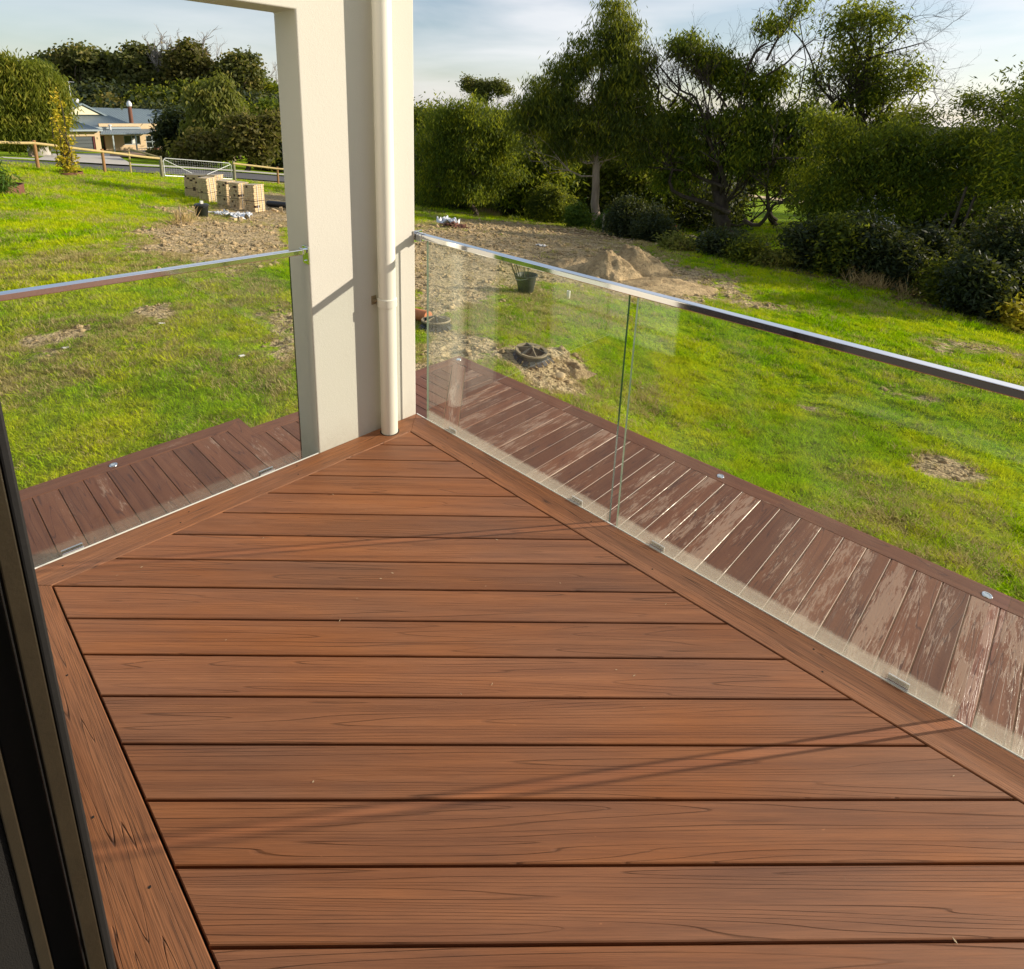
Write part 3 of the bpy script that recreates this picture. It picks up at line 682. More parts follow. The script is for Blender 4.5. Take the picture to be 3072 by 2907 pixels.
m = MB(); m.box((1.535, .185, -.028), (1.601, .197, 2.1)); m.box((1.45, .121, -.028), (1.52, .161, 2.1)); m.build('door_seal', M_['rubber'], hw, bevel=.003)
m = MB(); m.box((1.53, .105, -.028), (1.60, .121, 2.1)); m.build('screen_stile', M_['frame'], hw, bevel=.002)
m = MB()
m.box((1.50, -.19, -.02), (1.594, .1045, 2.1)); m.box((1.40, -.19, -.02), (1.44, .17, 2.1)); m.build('fly_screen_and_panel', simple('dark woven mesh', (.0035, .003, .002), .98, var=.7, scale=90, bump=.6), hw)  # second box: added dark panel that stops a bright sliver showing through
m = MB(); m.box((1.60, .10, -.03), (3.62, .206, -.014)); m.build('door_sill', M_['frame'], hw)
# ================================================================== VEGETATION
def leaf_quads(P, n, spread, ln, wd, droop, seed, cup=.0):
    """n leaves round every point of P; returns vertices and quads"""
    g = np.random.default_rng(seed); N = len(P) * n
    C = np.repeat(P, n, axis=0) + g.normal(0, 1, (N, 3)) * np.array([spread, spread, spread * .8])
    d = g.normal(0, 1, (N, 3)); d /= np.linalg.norm(d, axis=1, keepdims=True); d[:, 2] = d[:, 2] * (1 - droop) - droop * 1.3
    d /= np.linalg.norm(d, axis=1, keepdims=True)
    s = g.normal(0, 1, (N, 3)); s = np.cross(d, s); s /= np.linalg.norm(s, axis=1, keepdims=True) + 1e-9
    l = ln * g.uniform(.6, 1.4, (N, 1)); w_ = wd * g.uniform(.7, 1.3, (N, 1))
    a = C; b = C + d * l * .45 + s * w_ * .5; c = C + d * l; e = C + d * l * .45 - s * w_ * .5
    V = np.stack([a, b, c, e], 1).reshape(-1, 3); return V, np.arange(N * 4).reshape(-1, 4)
def branch_path(p, q, n=6, wob=.08, g=R, sag=0):
    p = np.array(p, float); q = np.array(q, float); L_ = np.linalg.norm(q - p); out = []
    o = np.array([g.gauss(0, 1) for _ in range(3)]); o2 = np.array([g.gauss(0, 1) for _ in range(3)])
    for i in range(n + 1):
        t = i / n; k = math.sin(math.pi * t); k2 = math.sin(2 * math.pi * t)
        out.append(p + (q - p) * t + o * wob * L_ * k + o2 * wob * .5 * L_ * k2 + np.array([0, 0, sag * L_ * k]))
    return np.array(out)
def twigs(mb, base, dirv, ln, rad, depth, g, spread=.6, up=.1, kids=(2, 3), seg=4):
    """bare branching limb"""
    d = np.array(dirv, float); d /= np.linalg.norm(d); P_ = [np.array(base, float)]
    for i in range(seg):
        d = d + np.array([g.gauss(0, .22), g.gauss(0, .22), g.gauss(0, .18) + up * .3]); d /= np.linalg.norm(d); P_.append(P_[-1] + d * ln / seg)
    mb.tube(P_, np.linspace(rad, rad * .55, seg + 1), 5 if rad > .03 else 3, False)
    if depth <= 0: return
    for k in range(g.randint(*kids)):
        i = g.randint(max(1, seg - 3), seg); nd = d + np.array([g.gauss(0, spread), g.gauss(0, spread), g.gauss(0, spread * .8) + up])
        twigs(mb, P_[i], nd, ln * g.uniform(.55, .85), rad * .58, depth - 1, g, spread, up, kids, seg)
def blob3(u, v, ru, rv, d, dd=0.0, thick=.8):
    c = at_d(u, v, d + dd); s = px(c); return (c, ru / s, rv / s, thick)
def tree(name, label, base_uv, d, blobs, leafm, barkm='bark', cl=14, per=40, lsz=(.16, .035), spread=.30, droop=.6, trunk_r=.14, lean=None, group=None, gaps=.0,
         seed=1, extra=None, cat='tree', limbs=True, root=None, shell=.45, fork=.45, cap=.09, wig=.012, sat=2):
    g = random.Random(seed); gn = np.random.default_rng(seed)
    base = np.array(root) if root is not None else at_d(*base_uv, d); gz = float(tz0(base[0], base[1])); base = np.array([base[0], base[1], min(base[2], gz) if abs(base[2] - gz) > .5 else gz])
    base[2] = gz - .05
    e = empty(name, base, label, cat, group)
    blobs = list(blobs); nb = len(blobs)
    for b in blobs[:nb]:
        for _ in range(sat):
            an = g.uniform(0, 6.28); k = g.uniform(.75, 1.12); q_ = g.uniform(.28, .5)
            blobs.append((b[0] + math.cos(an) * b[2] * k, b[1] + math.sin(an) * b[3] * k * .9, b[2] * q_, b[3] * q_, g.uniform(-.5, .5)))
    B = [blob3(*(b[:4]), d, *(b[4:])) for b in blobs]
    top = max(B, key=lambda b: b[0][2])[0]; cen = np.mean([b[0] for b in B], axis=0)
    mb = MB(); hgt = top[2] - base[2]
    tp = lean(base) if lean else [base, base + (cen - base) * .35 + np.array([g.gauss(0, .03), g.gauss(0, .03), 0]) * hgt, base + (cen - base) * .7 + np.array([g.gauss(0, .04), g.gauss(0, .04), 0]) * hgt, base * 0 + np.array([cen[0] * .6 + top[0] * .4, cen[1] * .6 + top[1] * .4, top[2] - .25 * (top[2] - cen[2]) - .1])]
    tp = np.array(tp, float)
    tt = np.linspace(0, 1, len(tp)); ts = np.linspace(0, 1, 14)
    path = np.stack([np.interp(ts, tt, tp[:, i]) for i in range(3)], -1); path[1:-1] += gn.normal(0, wig * hgt, (12, 3)) * np.array([1, 1, .3])
    rads = trunk_r * (1 - ts) ** .7 + trunk_r * .12; rads[0] *= 1.35
    mb.tube(path - base, rads, 9)
    clumps = []
    for bi, (c, rx, rz, th) in enumerate(B):
        ry = rx * th
        n = max(4, int(3.0 * cl * (rx * ry + rx * rz + ry * rz) / 3 / 1.0)); n = min(n, 520)
        q = gn.normal(0, 1, (n, 3)); q /= np.linalg.norm(q, axis=1, keepdims=True); rr = gn.uniform(shell, 1.0, (n, 1)) ** .6
        pts_ = c + q * rr * np.array([rx, ry, rz]) * gn.uniform(.8, 1.12, (n, 1))
        if gaps > 0:
            gf = 2.0 if d < 50 else .55; keep = vnoise(pts_[:, 0] * gf + pts_[:, 1] * .6 * gf, pts_[:, 2] * gf + 40, seed) > gaps; pts_ = pts_[keep]
        gzz = tz0(pts_[:, 0], pts_[:, 1]); pts_ = pts_[pts_[:, 2] > gzz + .1]
        if not len(pts_): pts_ = np.array([[c[0], c[1], float(tz0(c[0], c[1])) + .15]])
        clumps.append(pts_)
        if limbs and bi < nb:
            k = int(np.argmin(np.abs(path[:, 2] - (base[2] + (c[2] - base[2]) * g.uniform(fork, fork + .3))))); k = min(max(k, 2), 12)
            bp = branch_path(path[k], c, 6, .09, g); r0 = max(.02, min(rads[k] * .38, cap))
            mb.tube(bp - base, np.linspace(r0, r0 * .35, 7), 6, False)
            for ii in gn.choice(len(pts_), min(len(pts_), 14), replace=False):
                st = bp[g.randint(2, 6)]; mb.tube(branch_path(st, pts_[ii], 4, .1, g) - base, np.linspace(r0 * .33, .008, 5), 3, False)
    if extra: extra(mb, base, path, g)
    mb.build('trunk', M_[barkm], e, smooth=True)
    C = np.concatenate(clumps) - base
    per = int(per * 1.25); V, Fq = leaf_quads(C, per, spread, lsz[0] * 1.12, lsz[1] * 1.45, droop, seed + 5)
    me = mesh_np('crown', V, Fq, M_[leafm], fattr=np.repeat(gn.uniform(0, 1, len(C)), per) * .6 + gn.uniform(0, 1, len(Fq)) * .4)
    link('crown', me, e); return e

# ---- tree line beyond the lawn, right of the cream wall
tree('peppermint_tree', 'bushy dark tree with yellow green sunlit top right of the wall', (1430, 635), 31,
     [(1440, 350, 90, 50), (1350, 380, 70, 50), (1300, 420, 60, 60), (1500, 400, 55, 55), (1420, 440, 110, 60), (1330, 500, 80, 60), (1480, 500, 80, 60), (1400, 560, 110, 45), (1290, 540, 50, 50), (1530, 470, 40, 60), (1390, 330, 60, 28)],
     'leaf_pep', cl=16, per=42, lsz=(.18, .032), spread=.28, droop=.85, trunk_r=.13, seed=21, gaps=.2, sat=3)
tree('distant_gum', 'small distant gum whose crown pokes above the bushy tree', (1440, 470), 70,
     [(1425, 262, 22, 16), (1480, 262, 24, 17), (1408, 250, 14, 10), (1500, 275, 18, 12), (1445, 282, 24, 12)], 'leaf_ridge', cl=5, per=110, lsz=(.22, .09), spread=.36, droop=.2, trunk_r=.22, seed=22)
tree('tall_gum_tree', 'tall pointed eucalypt with straight pale trunk, tallest in tree line', (1790, 690), 28.5,
     [(1840, 22, 34, 30), (1835, 70, 60, 40), (1860, 120, 70, 50), (1790, 140, 60, 45), (1740, 195, 70, 45), (1900, 180, 65, 60), (1820, 210, 110, 50), (1670, 260, 70, 40), (1760, 280, 110, 50), (1880, 280, 95, 55),
      (1620, 325, 65, 50), (1700, 350, 90, 50), (1800, 360, 110, 50), (1910, 360, 90, 50), (1640, 395, 70, 40), (1740, 420, 90, 40), (1860, 430, 90, 40), (1580, 340, 50, 44), (1575, 400, 44, 40), (1650, 300, 60, 44), (1700, 440, 70, 36), (1920, 430, 60, 50), (1960, 400, 40, 40)],
     'leaf_euc', 'bark_pale', cl=17, per=44, lsz=(.22, .030), spread=.26, droop=.9, trunk_r=.19, seed=23, gaps=.22, cap=.045, wig=.003, fork=.6,
     lean=lambda b: [b, at_d(1785, 560, 28.5), at_d(1790, 420, 28.5), at_d(1798, 300, 28.5), at_d(1825, 90, 28.5)])
def gnarled(mb, base, path, g):
    for (u0, v0, u1, v1, r, dep) in [(2180, 560, 2120, 340, .14, 4), (2120, 380, 1980, 200, .09, 4), (2090, 330, 2000, 250, .08, 4), (2220, 330, 2300, 130, .12, 5), (2300, 180, 2370, 60, .07, 4), (2290, 230, 2440, 120, .06, 4),
                                     (2180, 320, 2080, 220, .07, 5), (2150, 300, 2190, 180, .06, 4), (1990, 330, 1960, 210, .07, 5), (2010, 320, 2040, 190, .07, 5), (2010, 300, 1930, 230, .05, 4), (2230, 330, 2260, 210, .06, 4)]:
        r *= .75; a = at_d(u0, v0, 28.5); b = at_d(u1, v1, 28.5 + g.uniform(-1, 1)); bp = branch_path(a, b, 7, .07, g)
        mb.tube(bp - base, np.linspace(r, r * .5, 8), 7, False)
        for _ in range(7):
            i = g.randint(2, 7); dv = (b - a) / np.linalg.norm(b - a) + np.array([g.gauss(0, .6), g.gauss(0, .6), g.gauss(.2, .5)])
            twigs(mb, bp[i] - base, dv, g.uniform(.7, 1.3), r * .32, 3, g, .6, .12, (2, 3))
    for (u0, v0, u1, v1, r) in [(2190, 640, 2020, 500, .16), (2170, 560, 1930, 500, .10), (2230, 660, 2330, 610, .13), (2330, 610, 2440, 560, .10), (2330, 660, 2300, 560, .08), (2240, 520, 2320, 480, .14), (2330, 480, 2420, 400, .10)]:
        r *= .8; a = at_d(u0, v0, 28.5); b = at_d(u1, v1, 28.5 + g.uniform(-1.5, .5)); mb.tube(branch_path(a, b, 6, .12, g) - base, np.linspace(r, r * .5, 7), 7, False)
        for _ in range(5): twigs(mb, b - base, (b - a) + np.array([g.gauss(0, .8), g.gauss(0, .8), g.gauss(0, .6)]), g.uniform(.6, 1.2), r * .3, 2, g)
tree('gnarled_peppermint', 'broad gnarled tree with bare twisting limbs above a dark thick trunk', (2180, 725), 29,
     [(2090, 150, 55, 30, 0), (2150, 180, 60, 34, 0), (2060, 130, 34, 22), (2200, 215, 55, 30), (2230, 260, 40, 30), (1925, 185, 22, 16), (2300, 260, 50, 30), (2340, 230, 34, 26), (2140, 225, 40, 24), (2390, 12, 36, 22), (2330, 80, 26, 16),
      (1960, 300, 50, 40), (2050, 330, 50, 30), (1990, 380, 60, 60), (2100, 420, 100, 60), (2220, 380, 120, 60), (2340, 330, 100, 55), (2400, 400, 80, 60), (2200, 470, 140, 50), (2330, 470, 110, 45), (2000, 470, 80, 50), (2040, 540, 70, 40), (2400, 520, 70, 40)],
     'leaf_pep', 'bark', cl=13, per=44, lsz=(.20, .045), spread=.28, droop=.7, trunk_r=.36, seed=24, gaps=.34, sat=3, cap=.05, extra=gnarled, limbs=True, fork=.2,
     lean=lambda b: [b, at_d(2165, 640, 29), at_d(2150, 520, 29), at_d(2120, 420, 29)])
def gn2(mb, base, path, g):
    for (u0, v0, u1, v1, r) in [(2460, 420, 2500, 330, .16), (2500, 330, 2560, 220, .12), (2500, 330, 2440, 200, .09), (2560, 220, 2640, 80, .08), (2500, 300, 2600, 260, .07), (2440, 200, 2380, 60, .05), (2600, 180, 2760, 130, .06), (2480, 410, 2740, 380, .12), (2450, 400, 2460, 280, .06), (2640, 300, 2780, 270, .05), (2600, 150, 2740, 50, .045)]:
        r *= .75; a = at_d(u0, v0, 32); b = at_d(u1, v1, 32 + g.uniform(-1, 1)); bp = branch_path(a, b, 7, .08, g); mb.tube(bp - base, np.linspace(r, r * .5, 8), 6, False)
        for _ in range(8):
            i = g.randint(2, 7); dv = (b - a) / np.linalg.norm(b - a) + np.array([g.gauss(0, .6), g.gauss(0, .6), g.gauss(.1, .5)])
            twigs(mb, bp[i] - base, dv, g.uniform(.8, 1.6), r * .32, 3, g, .6, .1, (2, 3))
tree('spreading_tree', 'high open tree with leafy tufts against the pale sky at right', (2470, 700), 32,
     [(2520, 60, 60, 32), (2600, 40, 60, 30), (2670, 50, 44, 38), (2480, 90, 34, 34), (2560, 130, 70, 34), (2640, 120, 50, 36), (2570, 190, 60, 34), (2620, 200, 60, 34), (2540, 225, 50, 26), (2700, 210, 60, 26), (2740, 225, 40, 22), (2460, 230, 36, 22),
      (2650, 260, 60, 24), (2560, 300, 70, 30), (2640, 320, 70, 34), (2440, 265, 28, 18), (2777, 240, 18, 12), (2500, 370, 80, 34), (2600, 380, 90, 34), (2700, 370, 50, 30), (2440, 330, 50, 40)],
     'leaf_pep', 'bark', cl=10, per=40, lsz=(.20, .045), spread=.34, droop=.5, trunk_r=.3, seed=25, gaps=.5, cap=.06, sat=3, extra=gn2, fork=.3)
tree('peppermint_tree', 'leaning leafy tree with lime tips over thin slanting trunks', (2560, 800), 24,
     [(2480, 450, 90, 45), (2580, 440, 90, 50), (2680, 420, 80, 50), (2780, 440, 80, 50), (2860, 430, 70, 50), (2900, 420, 50, 40), (2520, 530, 100, 50), (2640, 530, 110, 50), (2760, 520, 100, 50), (2450, 600, 70, 40), (2600, 620, 110, 45), (2720, 600, 90, 40), (2860, 500, 60, 50), (2480, 370, 60, 24)],
     'leaf_pep', 'bark', cl=15, per=58, lsz=(.14, .034), spread=.26, droop=.65, trunk_r=.14, seed=26, gaps=.26)
tree('feathery_wattle', 'feathery pale green tree top against sky at far right', (2930, 820), 27,
     [(2960, 330, 60, 35), (3040, 330, 60, 45), (2930, 390, 60, 40), (3010, 400, 80, 50), (3070, 430, 60, 60), (2960, 480, 70, 50), (3050, 520, 60, 60), (2790, 345, 55, 28), (2740, 370, 40, 24), (3100, 340, 50, 70), (2900, 300, 26, 18), (3000, 560, 60, 40)],
     'leaf_weep', 'bark', cl=12, per=40, lsz=(.16, .03), spread=.26, droop=.4, trunk_r=.16, seed=27, gaps=.2)
def slant(mb, base, path, g):
    for (a, b, r) in [((2800, 770), (2900, 560), .06), ((2850, 780), (2925, 590), .055), ((2880, 790), (3000, 600), .05), ((2760, 760), (2840, 640), .045)]:
        mb.tube(branch_path(at_d(*a, 22), at_d(*b, 22), 6, .03, g) - base, np.linspace(r, r * .6, 7), 6, False)
tree('dark_conifer_shrub', 'near black dense bush filling the far right below the tree', (3000, 985), 17,
     [(2960, 720, 60, 60), (3030, 690, 60, 70), (3000, 800, 90, 60), (3080, 780, 60, 80), (2930, 820, 50, 50), (3000, 890, 90, 50), (3090, 900, 60, 60), (2930, 900, 50, 40)],
     'leaf_dark', 'bark', cl=40, per=60, lsz=(.09, .03), spread=.17, droop=.3, trunk_r=.08, seed=28, cat='bush', extra=slant)
# darker filler trees behind the line, individually standing
for i, (lb, bu, bv, dd, bl, lm) in enumerate([
    ('dim tree behind the bushy tree, against the wall edge', 1280, 600, 38, [(1270, 340, 50, 40), (1290, 420, 60, 60), (1270, 500, 60, 60)], 'leaf_euc'),
    ('dark tree filling the gap left of the tall eucalypt', 1600, 650, 33, [(1580, 470, 70, 60), (1620, 540, 80, 50), (1560, 560, 60, 50), (1660, 500, 60, 50), (1600, 400, 50, 40)], 'leaf_pep'),
    ('lime lit tree seen behind the tall pale trunk', 1900, 660, 36, [(1880, 480, 80, 50), (1930, 540, 80, 50), (1830, 540, 70, 45), (1960, 450, 50, 50), (1990, 590, 60, 40), (1700, 540, 60, 50), (1750, 480, 60, 50)], 'leaf_weep'),
    ('shadowy tree behind the gnarled trunk', 2330, 640, 42, [(2300, 520, 90, 35), (2400, 560, 80, 30), (2210, 560, 70, 36), (2480, 540, 70, 40), (2100, 560, 70, 40)], 'leaf_euc'),
    ('low garden tree beyond the sunlit neighbour lawn', 2560, 640, 52, [(2500, 560, 60, 40), (2600, 560, 70, 40), (2680, 580, 60, 40), (2750, 560, 60, 50)], 'leaf_pep'),
    ('garden tree behind the grey roof at far right', 2950, 700, 60, [(2850, 520, 50, 40), (2950, 500, 60, 50), (3040, 540, 60, 50), (2760, 560, 40, 40)], 'leaf_ridge')]):
    tree('background_tree', lb, (bu, bv), dd, bl, lm, cl=6, per=46, lsz=(.26, .07), spread=.42, droop=.5, trunk_r=.16, seed=40 + i)

# ---- undergrowth along the foot of the tree line
def shrub(label, u, v, d, ru, rv, lm, seed, per=46, cl=55, lsz=(.12, .035), group=None, cat='shrub', name='shrub', droop=.25, gaps=.1):
    p = G(u, v); d2 = float(np.hypot(*(p - CAM)[:2])); d = d2 if abs(d2 - d) < d * .5 else d; s = px(p)
    return tree(name, label, (u, v), d, [(u, v - rv * 1.0, ru, rv, 0, .8), (u - ru * .5, v - rv * .8, ru * .6, rv * .7, 0, .8), (u + ru * .55, v - rv * .75, ru * .6, rv * .7, 0, .8)], lm, 'bark', cl=cl, per=per, lsz=lsz, spread=.16,
                droop=droop, trunk_r=.035, seed=seed, cat=cat, gaps=gaps, group=group)
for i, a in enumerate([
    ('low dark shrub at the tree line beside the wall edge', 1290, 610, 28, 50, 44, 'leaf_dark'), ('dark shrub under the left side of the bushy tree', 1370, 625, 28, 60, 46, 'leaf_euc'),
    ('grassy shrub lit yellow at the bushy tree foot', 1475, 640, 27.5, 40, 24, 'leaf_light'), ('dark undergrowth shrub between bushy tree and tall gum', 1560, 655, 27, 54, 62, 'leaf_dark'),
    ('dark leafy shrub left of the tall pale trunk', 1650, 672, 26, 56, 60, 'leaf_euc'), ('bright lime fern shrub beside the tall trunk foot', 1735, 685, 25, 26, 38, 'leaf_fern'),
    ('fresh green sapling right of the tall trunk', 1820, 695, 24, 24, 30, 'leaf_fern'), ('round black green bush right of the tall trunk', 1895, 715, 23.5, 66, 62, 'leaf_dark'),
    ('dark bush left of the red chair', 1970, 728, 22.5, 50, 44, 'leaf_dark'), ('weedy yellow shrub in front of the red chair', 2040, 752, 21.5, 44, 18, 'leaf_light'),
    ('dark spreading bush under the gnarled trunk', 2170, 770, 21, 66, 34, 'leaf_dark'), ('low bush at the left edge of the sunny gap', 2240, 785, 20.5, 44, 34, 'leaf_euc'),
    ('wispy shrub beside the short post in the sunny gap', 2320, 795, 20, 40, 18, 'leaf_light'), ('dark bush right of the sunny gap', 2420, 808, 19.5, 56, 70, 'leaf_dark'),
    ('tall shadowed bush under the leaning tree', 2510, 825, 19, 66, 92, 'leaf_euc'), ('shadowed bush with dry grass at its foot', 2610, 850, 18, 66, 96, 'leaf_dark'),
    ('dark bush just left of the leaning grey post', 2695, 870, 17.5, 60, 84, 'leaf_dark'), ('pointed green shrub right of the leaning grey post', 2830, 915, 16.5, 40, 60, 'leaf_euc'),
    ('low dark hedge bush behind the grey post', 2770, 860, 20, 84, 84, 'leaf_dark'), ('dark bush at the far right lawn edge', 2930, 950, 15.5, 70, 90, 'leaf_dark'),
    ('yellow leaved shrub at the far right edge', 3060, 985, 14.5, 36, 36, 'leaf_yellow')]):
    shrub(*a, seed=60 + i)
shrub('red flowering bush glimpsed beside the wall edge', 1275, 545, 45, 22, 26, 'leaf_red', 90, name='flowering_bush', lsz=(.2, .1))

# ---- left garden and ridge
tree('weeping_peppermint', 'big weeping yellow green tree at the left edge by the house', (97, 440), 58,
     [(40, 225, 45, 40), (110, 230, 55, 45), (152, 260, 38, 50), (20, 290, 50, 60), (90, 290, 70, 60), (145, 310, 44, 56), (172, 330, 24, 40), (30, 360, 50, 50), (100, 360, 60, 50), (150, 375, 32, 40), (-20, 260, 40, 90), (15, 185, 22, 16), (130, 395, 36, 30), (60, 400, 44, 28)],
     'leaf_weep', 'bark_pale', cl=5, per=100, lsz=(.36, .06), spread=.42, droop=.95, trunk_r=.22, seed=101)
for i, (lb, bu, bv, dd, bl, lm, kw) in enumerate([
    ('dark round tree in front of the house right end', 480, 470, 68, [(512, 352, 26, 20), (498, 388, 26, 28), (540, 390, 34, 34), (562, 362, 22, 20), (520, 420, 28, 20), (565, 420, 26, 22)], 'leaf_dark', dict(sat=1)),
    ('tall light willow like tree right of the house', 645, 475, 64, [(655, 270, 34, 34), (630, 320, 44, 40), (670, 330, 44, 44), (610, 370, 44, 40), (680, 390, 44, 44), (640, 430, 50, 30), (600, 290, 20, 24)], 'leaf_light', dict(droop=.9)),
    ('low round brown bush tree under the willow', 620, 497, 58, [(580, 440, 40, 24), (640, 440, 44, 26), (610, 425, 34, 18), (560, 460, 34, 18), (665, 460, 24, 16)], 'leaf_brown', {}),
    ('spreading olive tree with slanting stems near the gate', 740, 500, 56, [(735, 390, 50, 40), (770, 400, 40, 40), (710, 430, 44, 30), (770, 440, 34, 30), (800, 370, 34, 26)], 'leaf_brown', dict(droop=.2)),
    ('dark tree at the cream wall left edge', 835, 500, 60, [(830, 410, 40, 50), (860, 450, 30, 50), (820, 460, 26, 30), (880, 380, 40, 60)], 'leaf_dark', {}),
    ('mid green tree behind the spreading olive tree', 720, 470, 74, [(700, 370, 40, 30), (750, 350, 44, 30), (800, 340, 44, 34), (660, 370, 30, 30)], 'leaf_pep', {})]):
    tree('garden_tree', lb, (bu, bv), dd, bl, lm, cl=4.5, per=60, lsz=(.42, .13), spread=.45, trunk_r=.18, seed=110 + i, **({'droop': .4} | kw))
shrub('pale flowering shrub below the spreading olive tree', 800, 512, 52, 32, 26, 'leaf_brown', 120, lsz=(.28, .12), cl=9, name='garden_shrub')
shrub('low olive hedge shrub right of the house deck', 385 + 170 - 80, 478, 70, 22, 12, 'leaf_brown', 121, lsz=(.28, .12), cl=9, name='garden_shrub')
shrub('dark hedge under the weeping tree at left edge', 60, 455, 62, 50, 16, 'leaf_euc', 122, lsz=(.3, .12), cl=9, name='garden_shrub')
def deadtop(lst, d):
    def f(mb, base, path, g):
        for (u0, v0, u1, v1, r) in lst:
            a = at_d(u0, v0, d); b = at_d(u1, v1, d); bp = branch_path(a, b, 6, .1, g); mb.tube(bp - base, np.linspace(r, r * .4, 7), 5, False)
            for _ in range(6): twigs(mb, bp[g.randint(2, 6)] - base, (b - a) / np.linalg.norm(b - a) + np.array([g.gauss(0, .6), g.gauss(0, .6), g.gauss(.2, .4)]), g.uniform(1.4, 2.6), r * .4, 2, g, .6, .2)
    return f
ridge = [
    ('ridge gum with white crooked trunk above the house roof', 265, 118, [(190, 190, 40, 22), (240, 175, 34, 22), (265, 205, 50, 24), (300, 200, 30, 24), (225, 225, 40, 20), (290, 240, 36, 20), (250, 165, 16, 12)], 'leaf_ridge', 'bark_pale', []),
    ('ridge tree just right of the weeping tree', 165, 122, [(150, 205, 34, 22), (190, 250, 34, 24), (215, 290, 30, 26)], 'leaf_ridge', 'bark', []),
    ('dark ridge tree between white trunk and tall gum', 340, 120, [(335, 200, 24, 22), (345, 240, 34, 30), (320, 280, 44, 28), (365, 280, 34, 28)], 'leaf_euc', 'bark', []),
    ('tallest broad ridge gum behind the house chimney', 405, 115, [(400, 165, 34, 24), (390, 195, 40, 26), (420, 215, 44, 28), (440, 180, 24, 20), (400, 255, 54, 30), (440, 270, 44, 34)], 'leaf_ridge', 'bark', []),
    ('ridge tree with bare white branches at its crown', 490, 112, [(470, 235, 34, 26), (500, 260, 44, 30), (450, 285, 34, 26), (520, 240, 30, 24)], 'leaf_ridge', 'bark_grey', [(480, 260, 500, 170, .28), (480, 240, 455, 160, .2), (490, 230, 520, 160, .16), (450, 260, 470, 140, .2)]),
    ('forked ridge tree with two dense leaf heads on sky', 560, 110, [(545, 155, 22, 16), (535, 175, 18, 14), (560, 185, 24, 12), (595, 165, 22, 20), (600, 190, 20, 18), (545, 205, 24, 16), (570, 225, 24, 18), (560, 260, 50, 28)], 'leaf_brown', 'bark_grey', [(572, 210, 610, 150, .2), (560, 200, 530, 150, .16)]),
    ('narrow ivy covered stump tree with bare twigs', 632, 112, [(632, 212, 9, 14), (634, 240, 14, 14), (620, 270, 34, 24)], 'leaf_brown', 'bark_grey', [(630, 240, 622, 190, .18), (630, 230, 645, 200, .12)]),
    ('dense tall ridge tree nearest the opening edge', 720, 108, [(735, 185, 24, 16), (745, 205, 18, 20), (700, 205, 30, 20), (675, 210, 18, 18), (725, 240, 40, 22), (690, 250, 24, 20), (720, 275, 40, 24)], 'leaf_ridge', 'bark', []),
    ('lighter ridge tree right of the dense tall one', 775, 112, [(770, 240, 20, 16), (785, 265, 30, 20), (760, 290, 34, 24)], 'leaf_pep', 'bark', []),
    ('ridge tree with bare twigs partly behind the wall', 835, 115, [(820, 280, 24, 16), (850, 290, 34, 24), (810, 320, 34, 24), (880, 320, 40, 40)], 'leaf_pep', 'bark_grey', [(815, 290, 805, 235, .12), (825, 290, 832, 245, .12), (790, 340, 830, 330, .2)]),
    ('dim lower forest tree behind the house ridge line', 300, 106, [(280, 290, 60, 26), (330, 300, 60, 24)], 'leaf_dark', 'bark', []),
    ('dim forest tree right of the chimney', 430, 105, [(430, 300, 60, 26), (490, 310, 60, 30), (540, 300, 50, 34)], 'leaf_euc', 'bark', []),
    ('dim forest tree behind the willow', 640, 104, [(600, 300, 60, 34), (660, 300, 60, 34), (620, 350, 80, 40)], 'leaf_euc', 'bark', []),
    ('dim forest tree behind the olive tree', 780, 103, [(740, 320, 60, 34), (800, 350, 60, 40), (860, 370, 60, 50), (700, 360, 50, 40)], 'leaf_dark', 'bark', []),
    ('round tan bush tree on the ridge over the roof', 325, 96, [(325, 318, 30, 18), (300, 322, 20, 12)], 'leaf_brown', 'bark', []),
    ('dim forest tree left of the house roof', 130, 108, [(120, 240, 60, 34), (190, 300, 60, 34), (60, 230, 60, 34)], 'leaf_euc', 'bark', [])]
for i, (lb, bu, dd, bl, lm, bk, dt_) in enumerate(ridge):
    tree('ridge_tree', lb, (bu, 440), dd, [b + (R.uniform(-3, 3),) for b in bl], lm, bk, sat=3, cl=1.5, per=70, lsz=(.60, .26), spread=.72, droop=.3, trunk_r=.38, seed=140 + i, gaps=.27, group='trees of the wooded ridge behind the house',
         extra=deadtop(dt_, dd) if dt_ else None, fork=.35)
# forest floor thicket as one mass
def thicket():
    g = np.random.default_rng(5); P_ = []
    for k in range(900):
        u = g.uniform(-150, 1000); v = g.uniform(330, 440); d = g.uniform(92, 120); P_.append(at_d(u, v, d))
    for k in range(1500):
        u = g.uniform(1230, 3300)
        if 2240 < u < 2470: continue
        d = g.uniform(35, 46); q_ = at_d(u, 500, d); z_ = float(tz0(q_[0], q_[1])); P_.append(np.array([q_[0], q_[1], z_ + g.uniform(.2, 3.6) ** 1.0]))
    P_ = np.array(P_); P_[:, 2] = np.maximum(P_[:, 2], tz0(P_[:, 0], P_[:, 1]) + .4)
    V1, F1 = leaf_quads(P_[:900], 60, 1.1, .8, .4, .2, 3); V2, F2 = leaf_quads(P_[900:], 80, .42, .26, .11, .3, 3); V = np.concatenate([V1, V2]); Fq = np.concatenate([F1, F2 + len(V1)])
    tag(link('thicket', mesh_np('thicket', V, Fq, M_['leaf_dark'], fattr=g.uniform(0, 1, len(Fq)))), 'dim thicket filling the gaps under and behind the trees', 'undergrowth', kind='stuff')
thicket()
